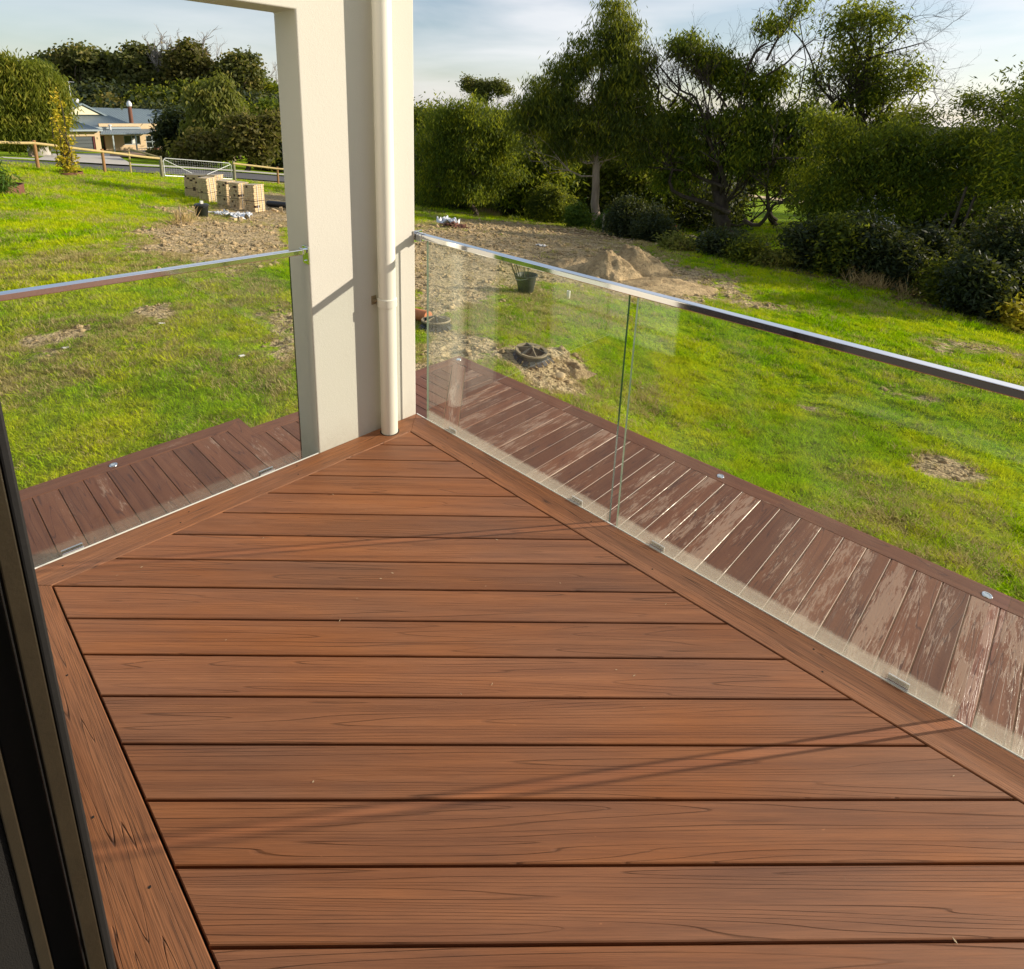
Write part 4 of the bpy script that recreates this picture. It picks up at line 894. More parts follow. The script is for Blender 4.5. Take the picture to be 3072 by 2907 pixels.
# tree line going on beyond the right edge; it shades the far lawn as in the photograph
RT = np.array([ROT[0][0], ROT[0][1]]); RT /= np.linalg.norm(RT)
for i, (rr_, dd_, r_, h_, lb) in enumerate([(15.2, 17.3, 2.3, 6.8, 'first boundary tree past the right picture edge'), (19.5, 19.9, 2.9, 9.6, 'second boundary tree past the right picture edge'), (23.5, 22.6, 3.2, 10.8, 'third boundary tree past the right picture edge'),
                                             (28.0, 27.0, 3.4, 9.0, 'fourth boundary tree past the right picture edge'), (33.0, 30.5, 3.4, 9.5, 'fifth boundary tree past the right picture edge')]):
    xy = CAM[:2] + RT * rr_ + FWD * dd_; z0 = float(tz0(xy[0], xy[1])); e = empty('boundary_tree', (xy[0], xy[1], z0), lb, 'tree', 'boundary trees outside the right edge')
    MB().tube([(0, 0, -.1), (.1, 0, h_ * .4), (0, .1, h_ * .8)], [.2, .15, .06], 8).build('trunk', M_['bark'], e)
    g = np.random.default_rng(300 + i); q = g.normal(0, 1, (260, 3)); q /= np.linalg.norm(q, axis=1, keepdims=True); q = q * g.uniform(.4, 1, (260, 1)) * np.array([r_, r_, h_ * .46]) + np.array([0, 0, h_ * .54])
    V, Fq = leaf_quads(q, 90, .35, .17, .05, .5, 310 + i); link('crown', mesh_np('crown', V, Fq, M_['leaf_pep'], fattr=g.uniform(0, 1, len(Fq))), e)

# ---- yellow shrub in its rusty ring, and the shrub at the left frame edge
def yellow():
    p = G(204, 521); e = empty('yellow_shrub', p, 'slim yellow leaved shrub growing at the pole fence', 'shrub'); s = px(p); g = random.Random(4)
    mb = MB(); C = []
    for k in range(9):
        top = np.array([g.gauss(0, .22), g.gauss(0, .22), g.uniform(1.0, 2.9) if k else 3.2]); mb.tube(branch_path((g.gauss(0, .06), g.gauss(0, .06), 0), top, 6, .05, g), np.linspace(.035, .008, 7), 5, False)
    for z, n, r_ in [(.25, 12, .42), (.6, 11, .30), (1.0, 7, .26), (1.35, 9, .34), (1.9, 5, .30), (2.3, 5, .34), (2.8, 3, .22), (3.2, 3, .16)]:
        for _ in range(n): C.append((g.gauss(0, r_ * .48), g.gauss(0, r_ * .48), z + g.gauss(0, .12)))
    mb.build('stems', M_['bark'], e); V, Fq = leaf_quads(np.array(C), 22, .09, .15, .07, .2, 9)
    link('foliage', mesh_np('foliage', V, Fq, M_['leaf_yellow'], fattr=np.random.default_rng(2).uniform(0, 1, len(Fq))), e)
yellow()
p = G(20, 575); e = tree('feathery_shrub', 'green feathery shrub branch leaning in at the left edge', (-14, 585), 23, [(-22, 545, 28, 26), (2, 526, 16, 12), (-30, 500, 26, 30), (6, 552, 14, 10)], 'leaf_fern', sat=0, cl=22, per=30, lsz=(.22, .03), spread=.16, droop=.5, trunk_r=.04, seed=131, cat='shrub')

# ================================================================== GRASS (one object; tufts scattered over the lawn)
def grass():
    g = np.random.default_rng(12); c0 = CAM[:2]; base = math.atan2(FWD[1], FWD[0])
    XY = []; SC = []
    for (r0, r1, dens, sc) in [(2.6, 6, 1000, 1.25), (6, 9, 640, 1.4), (9, 14, 330, 1.7), (14, 22, 140, 2.2), (22, 34, 48, 2.9), (34, 44, 16, 3.6)]:
        th = math.radians(112); n = int(.5 * th * (r1 ** 2 - r0 ** 2) * dens); r = np.sqrt(g.uniform(r0 ** 2, r1 ** 2, n)); a = base + g.uniform(-th / 2, th / 2, n)
        XY.append(np.stack([c0[0] + r * np.cos(a), c0[1] + r * np.sin(a)], -1)); SC.append(sc * g.uniform(.6, 1.35, n))
    XY = np.concatenate(XY); SC = np.concatenate(SC); x, y = XY.T
    ok = ~((x > -2.24) & (y < 2.34)); ok &= ~((x > -2.3) & (y < -.12) & (y > -3.1))
    s = sandm(x, y); e = s + (fbm(x * 5.5, y * 5.5, 77) - .5) * 1.1 + (fbm(x * 1.7, y * 1.7, 78) - .5) * .7
    ok &= (g.uniform(0, 1, len(x)) > np.clip((e - .20) / .45, 0, .955))
    thin = fbm(x * .8, y * .8, 79); ok &= (g.uniform(0, 1, len(x)) > np.clip((.40 - thin) * 3, 0, .6))
    x, y, s, SC = x[ok], y[ok], s[ok], SC[ok]; far = tz0(x, y) > -7
    SC = SC * (.55 + .95 * fbm(x * 3.0, y * 3.0, 91, 3))
    leftf = np.clip((-x * .6 - y * 1.0 - 1.0) / 6, 0, 1) * np.clip((16 - np.hypot(x, y)) / 6, 0, 1)
    dry = np.clip(leftf * .32 + s * 1.3 + drym(x, y) * .5 + g.normal(0, .2, len(x)), 0, 1)
    me = bpy.data.meshes.new('lawn_grass'); me.vertices.add(len(x)); me.vertices.foreach_set('co', np.stack([x, y, tz(x, y) - .006], -1).astype(np.float32).ravel())
    for nm, v in (('dry', dry), ('scl', SC * (1 - .35 * s)), ('rot', g.uniform(0, 6.28, len(x)))):
        a = me.attributes.new(nm, 'FLOAT', 'POINT'); a.data.foreach_set('value', v.astype(np.float32))
    a = me.attributes.new('kind_id', 'INT', 'POINT'); a.data.foreach_set('value', g.integers(0, 3, len(x)).astype(np.int32))
    lawn = link('lawn_grass', me); tag(lawn, 'bright green couch grass with dry thatchy patches around the deck', 'grass', kind='stuff')
    tufts = []
    for k in range(3):
        gg = np.random.default_rng(50 + k); V = []; Fq = []; rr = []
        for b in range(15):
            p0 = gg.normal(0, .018, 2); an = gg.uniform(0, 6.28); tl = gg.uniform(.15, 1.15); L_ = gg.uniform(.022, .05); wd = gg.uniform(.0022, .0042)
            d = np.array([math.cos(an), math.sin(an)]); sd_ = np.array([-d[1], d[0]]) * wd / 2
            q0 = np.array([*p0, 0.]); q1 = q0 + np.array([*(d * L_ * .5 * math.sin(tl)), L_ * .5 * math.cos(tl) + .002]); t2 = min(tl + .6, 1.6)
            q2 = q1 + np.array([*(d * L_ * .55 * math.sin(t2)), L_ * .5 * math.cos(t2)]); S3 = np.array([*sd_, 0.]); n0 = len(V)
            V += [q0 - S3, q0 + S3, q1 + S3 * .9, q1 - S3 * .9, q2]; Fq.append((b, n0)); 
        f4 = [(n0, n0 + 1, n0 + 2, n0 + 3) for _, n0 in Fq]; f3 = [(n0 + 3, n0 + 2, n0 + 4) for _, n0 in Fq]; rv = gg.uniform(0, 1, 15)
        tm = mesh_np('grass_tuft', np.array(V), [f4, f3], M_['blade'], fattr=np.concatenate([rv, rv])); tufts.append(bpy.data.objects.new('grass_tuft', tm))
    ng = bpy.data.node_groups.new('scatter_grass', 'GeometryNodeTree'); ng.interface.new_socket('Geometry', in_out='INPUT', socket_type='NodeSocketGeometry'); ng.interface.new_socket('Geometry', in_out='OUTPUT', socket_type='NodeSocketGeometry')
    N = ng.nodes; gi = N.new('NodeGroupInput'); go = N.new('NodeGroupOutput'); jn = N.new('GeometryNodeJoinGeometry')
    def attr(nm, ty='FLOAT'):
        n = N.new('GeometryNodeInputNamedAttribute'); n.data_type = ty; n.inputs[0].default_value = nm; return n.outputs[0]
    cx = N.new('ShaderNodeCombineXYZ'); ng.links.new(attr('rot'), cx.inputs[2])
    for k in range(3):
        ip = N.new('GeometryNodeInstanceOnPoints'); oi = N.new('GeometryNodeObjectInfo'); oi.inputs[0].default_value = tufts[k]
        cmp_ = N.new('FunctionNodeCompare'); cmp_.data_type = 'INT'; cmp_.operation = 'EQUAL'; ng.links.new(attr('kind_id', 'INT'), cmp_.inputs[2]); cmp_.inputs[3].default_value = k
        ng.links.new(gi.outputs[0], ip.inputs['Points']); ng.links.new(cmp_.outputs[0], ip.inputs['Selection']); ng.links.new(oi.outputs['Geometry'], ip.inputs['Instance'])
        ng.links.new(cx.outputs[0], ip.inputs['Rotation']); ng.links.new(attr('scl'), ip.inputs['Scale']); ng.links.new(ip.outputs[0], jn.inputs[0])
    ng.links.new(jn.outputs[0], go.inputs[0]); md = lawn.modifiers.new('scatter', 'NODES'); md.node_group = ng
    print('grass tufts', len(x))
grass()
# ================================================================== NEIGHBOUR'S HOUSE ACROSS THE ROAD
def house():
    o = at_d(300, 458, 75); az = (o - CAM)[:2]; az /= np.linalg.norm(az); th_ = math.radians(-20); az = np.array([az[0] * math.cos(th_) + az[1] * math.sin(th_), -az[0] * math.sin(th_) + az[1] * math.cos(th_)]); az = az if np.dot(-az, SUN_XY) > .45 else az; zr = float(tz0(o[0], o[1]))
    ex = np.array([az[1], -az[0], 0.]); ey = np.array([az[0], az[1], 0.])
    h = empty('brick_house', (o[0], o[1], zr), 'cream brick house with blue grey metal roof beyond the road', 'house')
    h.rotation_euler = (0, 0, math.atan2(ex[1], ex[0]))
    def hp(u, v, dy=0.):
        r = ray(u, v); n = ey; t = (np.dot(o - CAM, n) + dy) / np.dot(r, n); p = CAM + r * t - np.array([o[0], o[1], zr]); return float(p @ ex), float(p[2])
    def wallbox(name, u0, v0, u1, v1, dy, dep, mat, par=h, z0=None, **kw):
        x0, zt = hp(u0, v0, dy); x1, zb = hp(u1, v1, dy); zb = zb if z0 is None else z0
        m = MB(); m.box((x0, dy, min(zb, zt)), (x1, dy + dep, max(zb, zt))); ob = m.build(name, mat, par); return ob
    X = lambda u, v, dy: hp(u, v, dy)[0]
    Z = lambda u, v, dy: hp(u, v, dy)[1]
    # garage block
    gx0, gx1 = X(110, 430, 0), X(303, 430, 0); ez = Z(250, 388, 0); gb = -.3
    dx0, dx1 = X(127, 430, 0), X(287, 430, 0); dz = Z(250, 409, 0)
    m = MB(); m.box((gx0, 0, gb), (dx0, .25, ez)); m.box((dx1, 0, gb), (gx1, .25, ez)); m.box((dx0, 0, dz), (dx1, .25, ez)); m.box((gx1 - .25, .25, gb), (gx1, 7, ez)); m.box((gx0, .25, gb), (gx0 + .25, 7, ez)); m.build('wall', M_['brick'], h)
    m = MB(); n = 5
    for k in range(n):
        za = gb + .1 + (dz - gb - .1) * k / n; zb_ = gb + .1 + (dz - gb - .1) * (k + 1) / n - .03; m.box((dx0 + .04, .12, za), (dx1 - .04, .18, zb_))
    gd = m.build('garage_door', M_['garage'], h)
    MB().box((dx1 - .16, .05, gb), (dx1, .12, dz)).build('door_frame', M_['red_frame'], gd)
    MB().box((dx0, .19, gb), (dx1, .24, dz)).build('door_backing', M_['dark_gap'], gd)
    MB().box((X(291, 420, 0), -.02, Z(291, 418, 0)), (X(294, 420, 0), 0, Z(291, 412, 0))).build('house_sign', M_['pine_old'], h)
    MB().box((X(284, 395, 0), -.15, Z(284, 397, 0)), (X(292, 395, 0), -.002, Z(284, 394, 0))).build('wall_light', M_['grey_paint'], h)
    # main wall behind verandah
    y1 = 3.6; mx0, mx1 = X(303, 420, y1), X(500, 420, y1); mz = Z(400, 385, y1) + .5
    ops = [(X(301, 420, y1), X(315, 420, y1), gb, Z(308, 407, y1)), (X(372, 420, y1), X(421, 420, y1), Z(400, 434, y1), Z(400, 406, y1)), (X(438, 420, y1), X(476, 420, y1), gb + .3, Z(460, 407, y1)), (X(477.5, 420, y1), X(491, 420, y1), gb + .5, Z(480, 415, y1))]
    m = MB(); xs = [mx0]
    for a, b, c, d in ops:
        if a > xs[-1]: m.box((xs[-1], y1, gb), (a, y1 + .25, mz))
        m.box((max(a, mx0), y1, d), (b, y1 + .25, mz)); 
        if c > gb + .05: m.box((max(a, mx0), y1, gb), (b, y1 + .25, c))
        xs.append(b)
    m.box((xs[-1], y1, gb), (mx1, y1 + .25, mz)); m.build('wall', M_['brick'], h)
    for i, (a, b, c, d) in enumerate(ops):
        w_ = MB().box((a, y1 + .14, c), (b, y1 + .18, d)).build('window' if i else 'front_door', M_['win'], h)
        fm = MB(); t = .07; fr = M_['red_frame'] if i in (0, 3) else M_['grey_paint']
        fm.box((a, y1 + .08, c), (a + t, y1 + .139, d)); fm.box((b - t, y1 + .08, c), (b, y1 + .139, d)); fm.box((a + t, y1 + .08, d - t), (b - t, y1 + .139, d)); fm.box((a + t, y1 + .08, c), (b - t, y1 + .139, c + t))
        if i in (1, 2): fm.box(((a + b) / 2 - t / 2, y1 + .08, c + t), ((a + b) / 2 + t / 2, y1 + .139, d - t))
        if i == 2: fm.box((a + t, y1 + .08, (c + d) / 2 - .03), ((a + b) / 2 - t / 2, y1 + .139, (c + d) / 2 + .03)); fm.box(((a + b) / 2 + t / 2, y1 + .08, (c + d) / 2 - .03), (b - t, y1 + .139, (c + d) / 2 + .03))
        fm.build('frame', fr, w_)
        if i == 1: MB().box((a + .9, y1 + .125, c + .1), (a + 1.25, y1 + .1385, c + .7)).build('curtain', M_['white'], w_)
    # verandah
    vx1 = X(480, 440, .9)
    MB().box((gx1 + .01, .6, gb), (X(478, 455, .6), y1 - .01, Z(400, 457, .8))).build('verandah_floor', M_['concrete'], h)
    for u in (341, 409, 473):
        x = X(u, 430, .9); MB().box((x - .06, .84, gb), (x + .06, .96, Z(u, 401, .9))).build('verandah_post', M_['grey_paint'], h)
    MB().box((gx1 + .01, .82, Z(400, 402.5, .9)), (vx1, .98, Z(400, 399, .9))).build('verandah_beam', M_['grey_paint'], h)
    for (u0, u1) in ((412, 472),):
        m = MB(); xa, xb = X(u0, 440, .9), X(u1, 440, .9); zt = Z(440, 446, .9)
        m.box((xa, .88, zt), (xb, .92, zt + .05)); m.box((xa, .88, zt - .32), (xb, .92, zt - .28)); 
        for k in range(7): xx = xa + (xb - xa) * (k + .5) / 7; m.box((xx - .02, .885, gb + .3), (xx + .02, .915, zt))
        m.build('railing', M_['grey_paint'], h)
    def roofq(name, P_, mat=None, th=.08, ribs=0):
        """sheet of roofing through four corners with raised ribs running up the slope"""
        P_ = np.array(P_, float); nrm = np.cross(P_[1] - P_[0], P_[3] - P_[0]); nrm /= np.linalg.norm(nrm)
        if nrm[2] < 0: nrm = -nrm
        m = MB(); V = list(P_) + list(P_ - nrm * th); m.add(V, [(0, 1, 2, 3), (7, 6, 5, 4), (0, 4, 5, 1), (1, 5, 6, 2), (2, 6, 7, 3), (3, 7, 4, 0)])
        for k in range(1, ribs):
            t = k / ribs; a = P_[0] + (P_[1] - P_[0]) * t; b = P_[3] + (P_[2] - P_[3]) * t; s = (P_[1] - P_[0]) / np.linalg.norm(P_[1] - P_[0]) * .03
            m.add([a - s, a + s, b + s, b - s, a + nrm * .035, b + nrm * .035], [(0, 4, 5, 3), (4, 1, 2, 5)])
        return m.build(name, mat or M_['colorbond'], h)
    q = lambda u, v, dy: (hp(u, v, dy)[0], dy, hp(u, v, dy)[1])
    # verandah roof
    a, b = q(303, 401, .6), q(477, 401, .6); c, d = q(458, 386.5, 3.5), q(303, 388, 3.5); roofq('verandah_roof', [a, b, c, d], ribs=34)
    # garage hip roof
    g0, g1 = q(108, 388.5, -.5), q(306, 388.5, -.5); rr = q(242, 367.5, 3.2); rl = q(150, 367.5, 3.2); roofq('garage_roof', [g0, g1, rr, rl], ribs=36)
    g2 = (g1[0], 7.0, g1[2]); r2 = (rr[0], 6.9, rr[2]); roofq('garage_roof', [g1, g2, r2, rr], ribs=10)
    # small gable over the garage roof
    m = MB(); y = 3.15; A, B_, C_ = q(178, 367.5, y), q(236, 367.5, y), q(206, 352, y); m.add([A, B_, C_, (A[0], y + .2, A[2]), (B_[0], y + .2, B_[2]), (C_[0], y + .2, C_[2])], [(0, 1, 2), (5, 4, 3), (0, 3, 4, 1), (1, 4, 5, 2), (2, 5, 3, 0)]); m.build('garage_gable', M_['gable'], h)
    roofq('garage_gable_roof', [(C_[0], 2.8, C_[2] + .06), (B_[0] + .25, 2.8, B_[2] - .05), (B_[0] + .25, 8, B_[2] - .05), (C_[0], 8, C_[2] + .06)])
    roofq('garage_gable_roof', [(A[0] - .25, 2.8, A[2] - .05), (C_[0], 2.8, C_[2] + .06), (C_[0], 8, C_[2] + .06), (A[0] - .25, 8, A[2] - .05)])
    # main hip roof behind
    a, b = q(280, 381.5, 3.4), q(421, 381.5, 3.4); c, d = q(326, 345.5, 8.5), q(195, 345.5, 8.5); e_ = q(190, 381.5, 3.4)
    roofq('main_roof', [e_, b, c, d], ribs=52); roofq('main_roof', [b, (b[0], 14, b[2]), (c[0], 13.5, c[2]), c], ribs=12)
    MB().box((e_[0], 3.36, b[2] - .18), (b[0] + .02, 3.46, b[2] - .005)).build('gutter', M_['grey_paint'], h)
    MB().box((gx0 - .3, -.60, g1[2] - .16), (g1[0] + .02, -.50, g1[2] - .005)).build('gutter', M_['grey_paint'], h)
    # big cream gable
    y = 8.3; A, B_, C_ = q(188, 344, y), q(300, 344, y), q(246, 316, y); m = MB(); m.add([A, B_, C_, (A[0], y + .2, A[2]), (B_[0], y + .2, B_[2]), (C_[0], y + .2, C_[2])], [(0, 1, 2), (5, 4, 3), (0, 3, 4, 1), (1, 4, 5, 2), (2, 5, 3, 0)]); m.build('gable', M_['gable'], h)
    P0 = (C_[0], 8.15, C_[2] + .25); P1 = (B_[0] + .9, 8.15, B_[2] - .2); P2 = (A[0] - .9, 8.15, A[2] - .2)
    for aa, bb_ in ((P0, P1), (P2, P0)): roofq('gable_roof', [aa, bb_, (bb_[0], 16, bb_[2]), (aa[0], 16, aa[2])], th=.16, ribs=0)
    # long rear wing
    a, b = q(318, 377.5, 9.5), q(575, 380, 9.5); c, d = q(548, 330, 14.5), q(262, 322, 14.5); roofq('wing_roof', [a, b, c, d], ribs=60)
    roofq('wing_roof', [b, (b[0], 19.5, b[2]), (c[0], 15, c[2]), c], ribs=8)
    MB().box((a[0], 9.8, 0), (b[0] - .4, 10.1, a[2] - .1)).build('wall', M_['brick'], h)
    a, b = q(424, 389.5, 7.0), q(484, 389.5, 7.0); c, d = q(478, 380.5, 9.7), q(422, 380.5, 9.7); roofq('wing_verandah_roof', [a, b, c, d], ribs=12)
    # chimney flue, vents, antenna, whirly
    f = q(394.5, 369, 8.0); t_ = q(392, 320, 8.0); m = MB(); m.lathe([(.22, 0), (.20, t_[2] - f[2])], (0, 0, 0), 14); fl = m.build('flue', M_['rust'], h, loc=f, smooth=True)
    MB().lathe([(.2, 0), (.27, .08), (.27, .35), (.12, .62), (.02, .66)], (0, 0, t_[2] - f[2]), 14).build('cowl', M_['galv'], fl, smooth=True)
    v0 = q(331, 387, 3.0); MB().lathe([(.1, -.2), (.1, .3), (.18, .32), (.18, .42), (.02, .5)], (0, 0, 0), 12).build('vent_pipe', M_['galv'], h, loc=v0, smooth=True)
    v0 = q(228, 314, 11); MB().lathe([(.18, -.4), (.18, .1), (.34, .2), (.40, .4), (.30, .62), (.05, .7)], (0, 0, 0), 16).build('whirly_vent', M_['galv'], h, loc=v0, smooth=True)
    v0 = q(216, 312, 11.5); m = MB(); m.tube([(0, 0, -1), (0, 0, 2.4)], .03, 5); m.tube([(-.5, 0, 2.4), (.5, 0, 2.35)], .02, 4); m.tube([(-.25, 0, -.6), (0, 0, .8)], .015, 4)
    for k in range(4): m.tube([(-.45 + .3 * k, -.25, 2.4), (-.45 + .3 * k, .25, 2.4)], .012, 4)
    m.build('antenna', M_['galv'], h, loc=v0)
    return hp, h
hp, hs = house()
def at_house(u, v, d=74): p = at_d(u, v, d); p[2] = float(tz0(p[0], p[1])); return p
p = at_d(471, 455, 74.5); e = empty('red_pot', p, 'round dark red pot on the verandah of the brick house', 'pot')
MB().lathe([(.16, -.28), (.36, -.05), (.38, .12), (.28, .34), (.30, .42), (.22, .42), (.2, .2)], (0, 0, 0), 18, False).build('pot', M_['rust'], e, smooth=True)
g = np.random.default_rng(1); V, Fq = leaf_quads(np.array([[0, 0, .5]] * 4), 14, .2, .5, .03, -.4, 4); link('dry_stems', mesh_np('dry_stems', V, Fq, M_['leaf_brown'], fattr=g.uniform(0, 1, len(Fq))), e)
# white boulders beside the garage
for u, v, r_, lb in ((117, 452, .75, 'tall cream boulder left of the garage door'), (122, 475, .42, 'small pale boulder in the bed by the road'), (133, 479, .38, 'low round pale boulder nearest the kerb left of driveway')):
    p = at_house(u, v + 4, 62); rg = np.random.default_rng(int(u)); bm = bmesh.new(); bmesh.ops.create_icosphere(bm, subdivisions=3, radius=r_)
    for q_ in bm.verts: k = 1 + .25 * (fbm(q_.co.x * 2 + u, q_.co.y * 2 + q_.co.z, 3) - .5); q_.co = q_.co * float(k); q_.co.z *= 1.5 if r_ > .6 else .8
    me = bpy.data.meshes.new('boulder'); bm.to_mesh(me); bm.free(); me.shade_smooth(); me.materials.append(M_['concrete']); tag(link('boulder', me, loc=p + np.array([0, 0, r_ * .5])), lb, 'boulder', 'pale boulders by the neighbour drive')
p = at_house(700, 482, 66); e = empty('letterbox', p, 'small timber letterbox standing on the verge beyond the gate', 'letterbox'); MB().box((-.25, -.2, .35), (.25, .2, .8)).build('box', M_['timber'], e)
m = MB(); m.add([(-.32, -.27, .8), (.32, -.27, .8), (.32, .27, .8), (-.32, .27, .8), (-.32, 0, 1.02), (.32, 0, 1.02)], [(0, 1, 5, 4), (2, 3, 4, 5), (1, 2, 5), (3, 0, 4), (3, 2, 1, 0)]); m.build('roof', M_['stake_dark'], e); MB().box((-.05, -.05, -.1), (.05, .05, .35)).build('post', M_['stake_dark'], e)

# ================================================================== POLE FENCE AND GATE
fl = [(-40, 33.0), (117.5, 34.5), (315.6, 37.0), (486, 39.0)]
fr_ = [(703, 42.0), (833, 44.2), (960, 46.0)]
def fpt(u, d):
    p = at_d(u, 520, d); return np.array([p[0], p[1], float(tz0(p[0], p[1]))])
def fence(pts_, lbl, tops, mats):
    o = pts_[0]; e = empty('pole_fence', o, lbl, 'fence')
    for i, p in enumerate(pts_):
        r_ = .085 if mats[i] == 'pine_old' else .07; MB().lathe([(r_ * 1.05, -.3), (r_, .5), (r_ * .97, tops[i]), (r_ * .7, tops[i] + .015)], tuple(p - o), 12).build('post', M_[mats[i]], e, smooth=True)
    for i in range(len(pts_) - 1):
        a = pts_[i] + np.array([0, 0, tops[i] - .10]) - o; b = pts_[i + 1] + np.array([0, 0, tops[i + 1] - .10]) - o; mid = branch_path(a, b, 6, .004)
        d = np.array([ROT[2][0], ROT[2][1], 0]) * -.10; MB().tube(mid + d, .062, 9).build('rail', M_['pine'], e, smooth=True)
    return e
FP = [fpt(*a) for a in fl]; fe = fence(FP, 'treated pine pole fence left of the wire gate', [1.18, 1.22, 1.15, 1.15], ['pine_or', 'pine_or', 'pine_or', 'pine_old'])
FR = [fpt(*a) for a in fr_]; fe2 = fence(FR, 'treated pine pole fence right of the wire gate', [1.2, 1.12, 1.1], ['pine_old', 'pine_or', 'pine_or'])
# fallen rail and short stake behind the left fence
o = FP[3]; a = o + np.array([0, 0, 1.08]); b = fpt(400, 41.5) + np.array([0, 0, 1.35]); tag(MB().tube(np.array([a, b]) - a, .055, 9).build('loose_rail', M_['pine'], None, a, smooth=True), 'loose yellow pole slanting down to the left gate post', 'rail')
p = fpt(393, 38.6); tag(MB().tube([(0, 0, -.1), (.10, 0, 1.22)], [.045, .04], 8).build('thin_stake', M_['pine'], None, p, smooth=True), 'thin leaning stake behind the middle of the left rail', 'stake')
def gate():
    a, b = FP[3], FR[0]; dv = (b - a); L_ = np.linalg.norm(dv[:2]); ux = dv / L_; e = empty('wire_gate', a, 'white galvanised farm gate with wire mesh between two posts', 'gate')
    p = lambda s, z: ux * s + np.array([0, 0, z]); s0, s1 = .16, L_ - .2; zt, zb = 1.08, .12
    m = MB(); c = .12
    loop = [p(s0, zb), p(s0, zt - c), p(s0 + c, zt), p(s1 - c, zt), p(s1, zt - c), p(s1, zb), p(s0, zb)]; m.tube(np.array(loop), .024, 7); m.build('gate_frame', M_['galv'], e, smooth=True)
    mid = (s0 + s1) / 2; MB().tube([p(s0 + .05, zt - .08), p(mid, zb)], .018, 6).build('brace', M_['galv'], e, smooth=True); MB().tube([p(s1 - .05, zt - .08), p(mid, zb)], .018, 6).build('brace', M_['galv'], e, smooth=True)
    m = MB(); k = s0 + .15
    while k < s1 - .05: m.tube([p(k, zb), p(k, zt)], .0022, 3, False); k += .15
    for z in (.25, .38, .51, .66, .80, .95): m.tube([p(s0, z), p(s1, z)], .0022, 3, False)
    tag(m.build('mesh_wire', M_['galv'], e), kind='stuff')
    for z in (.3, .9): MB().box(tuple(p(.06, z - .02)), tuple(p(.17, z + .02) + np.array([.02, .02, 0]))).build('hinge', M_['galv'], e)
gate()
# garden ring round the yellow shrub, fire ring at far left
def ring(name, u, v, r_, h_, mat, lbl, cat):
    p = G(u, v); e = empty(name, p, lbl, cat); MB().lathe([(r_, -.1), (r_, h_), (r_ - .02, h_), (r_ - .02, -.1)], (0, 0, 0), 36, False).build('ring', M_[mat], e, smooth=True); return e, p
ring('garden_ring', 204, 522, .55, .10, 'rust', 'low rusty ring around the foot of the yellow shrub', 'garden edging')
e, p = ring('fire_ring', -2, 577, .62, .24, 'rust', 'round rusty steel fire ring cut by the left picture edge', 'fire pit'); MB().lathe([(.6, .06), (.6, .08)], (0, 0, 0), 24).build('ash', M_['dark_gap'], e)

# ================================================================== BRICK PACKS
def pack(u, v, W_, D_, H_, yaw, lbl, seed, straps=True):
    g = random.Random(seed); p = G(u, v); vd = math.atan2(*(p - CAM)[:2][::-1]); e = empty('brick_pack', p, lbl, 'brick pack', 'packs of new bricks on the lawn'); e.rotation_euler = (g.gauss(0, .02), g.gauss(0, .03), vd - math.pi / 2 + yaw)
    m = MB(); nz_ = 12; bh = H_ / nz_; nx = max(3, round(W_ / .10)); bw = W_ / nx; bl = .23; ny = max(2, round(D_ / bl)); bl = D_ / ny
    for k in range(nz_):
        for i in range(nx):
            for j in range(ny):
                out = g.uniform(-.018, .014) if j == 0 else 0
                if j == 0 and g.random() < .10: continue
                vert = g.random() < .25
                x0 = -W_ / 2 + i * bw; y0 = -D_ / 2 + j * bl; ge = .0035
                m.box((x0 + ge, y0 + ge - out, k * bh + ge), (x0 + bw - ge, y0 + bl - ge, (k + 1) * bh - ge * (3 if vert else 1)))
    tag(m.build('bricks', M_['brick_new'], e), kind='stuff')
    MB().box((-W_ / 2 + .02, -D_ / 2 + .06, .01), (W_ / 2 - .02, D_ / 2 - .02, H_ - .01)).build('core', M_['stake_dark'], e)
    MB().box((-W_ / 2 - .012, -D_ / 2 + .03, H_ + .001), (W_ / 2 + .012, D_ / 2 + .01, H_ + .03)).build('top_board', M_['brick_new'], e)
    for yy in (-.10, .12):
        y = yy * D_ * 2; s_ = MB(); s_.box((-W_ / 2 - .017, y - .006, -.0), (-W_ / 2 - .006, y + .006, H_ + .036)); s_.box((W_ / 2 + .006, y - .006, -.0), (W_ / 2 + .017, y + .006, H_ + .036)); s_.box((-W_ / 2 - .017, y - .006, H_ + .031), (W_ / 2 + .017, y + .006, H_ + .040)); s_.build('strap', M_['strap'], e)
    z = H_ * .42; s_ = MB(); s_.box((-W_ / 2 - .020, -D_ / 2 - .018, z), (W_ / 2 + .02, -D_ / 2 - .010, z + .018)); s_.box((W_ / 2 + .019, -D_ / 2 - .01, z), (W_ / 2 + .024, D_ / 2 + .01, z + .018)); s_.build('strap', M_['stake_dark'], e)
    return e
pack(590, 592, .74, .50, .92, -.30, 'leftmost brick pack, widest face in view', 1)
pack(652, 587, .46, .50, .88, -.75, 'brick pack half hidden behind the second one', 6)
pack(628, 606, .46, .46, .93, -.78, 'second brick pack from the left, pale torn top wrap', 2)
pack(680, 616, .46, .46, .92, -.72, 'middle brick pack with the most uneven bricks', 3)
pack(720, 624, .47, .50, .93, -.78, 'brick pack second from right with flat pale blue lid', 4)
pack(766, 634, .50, .48, .94, -.80, 'rightmost brick pack nearest the cream wall', 5)
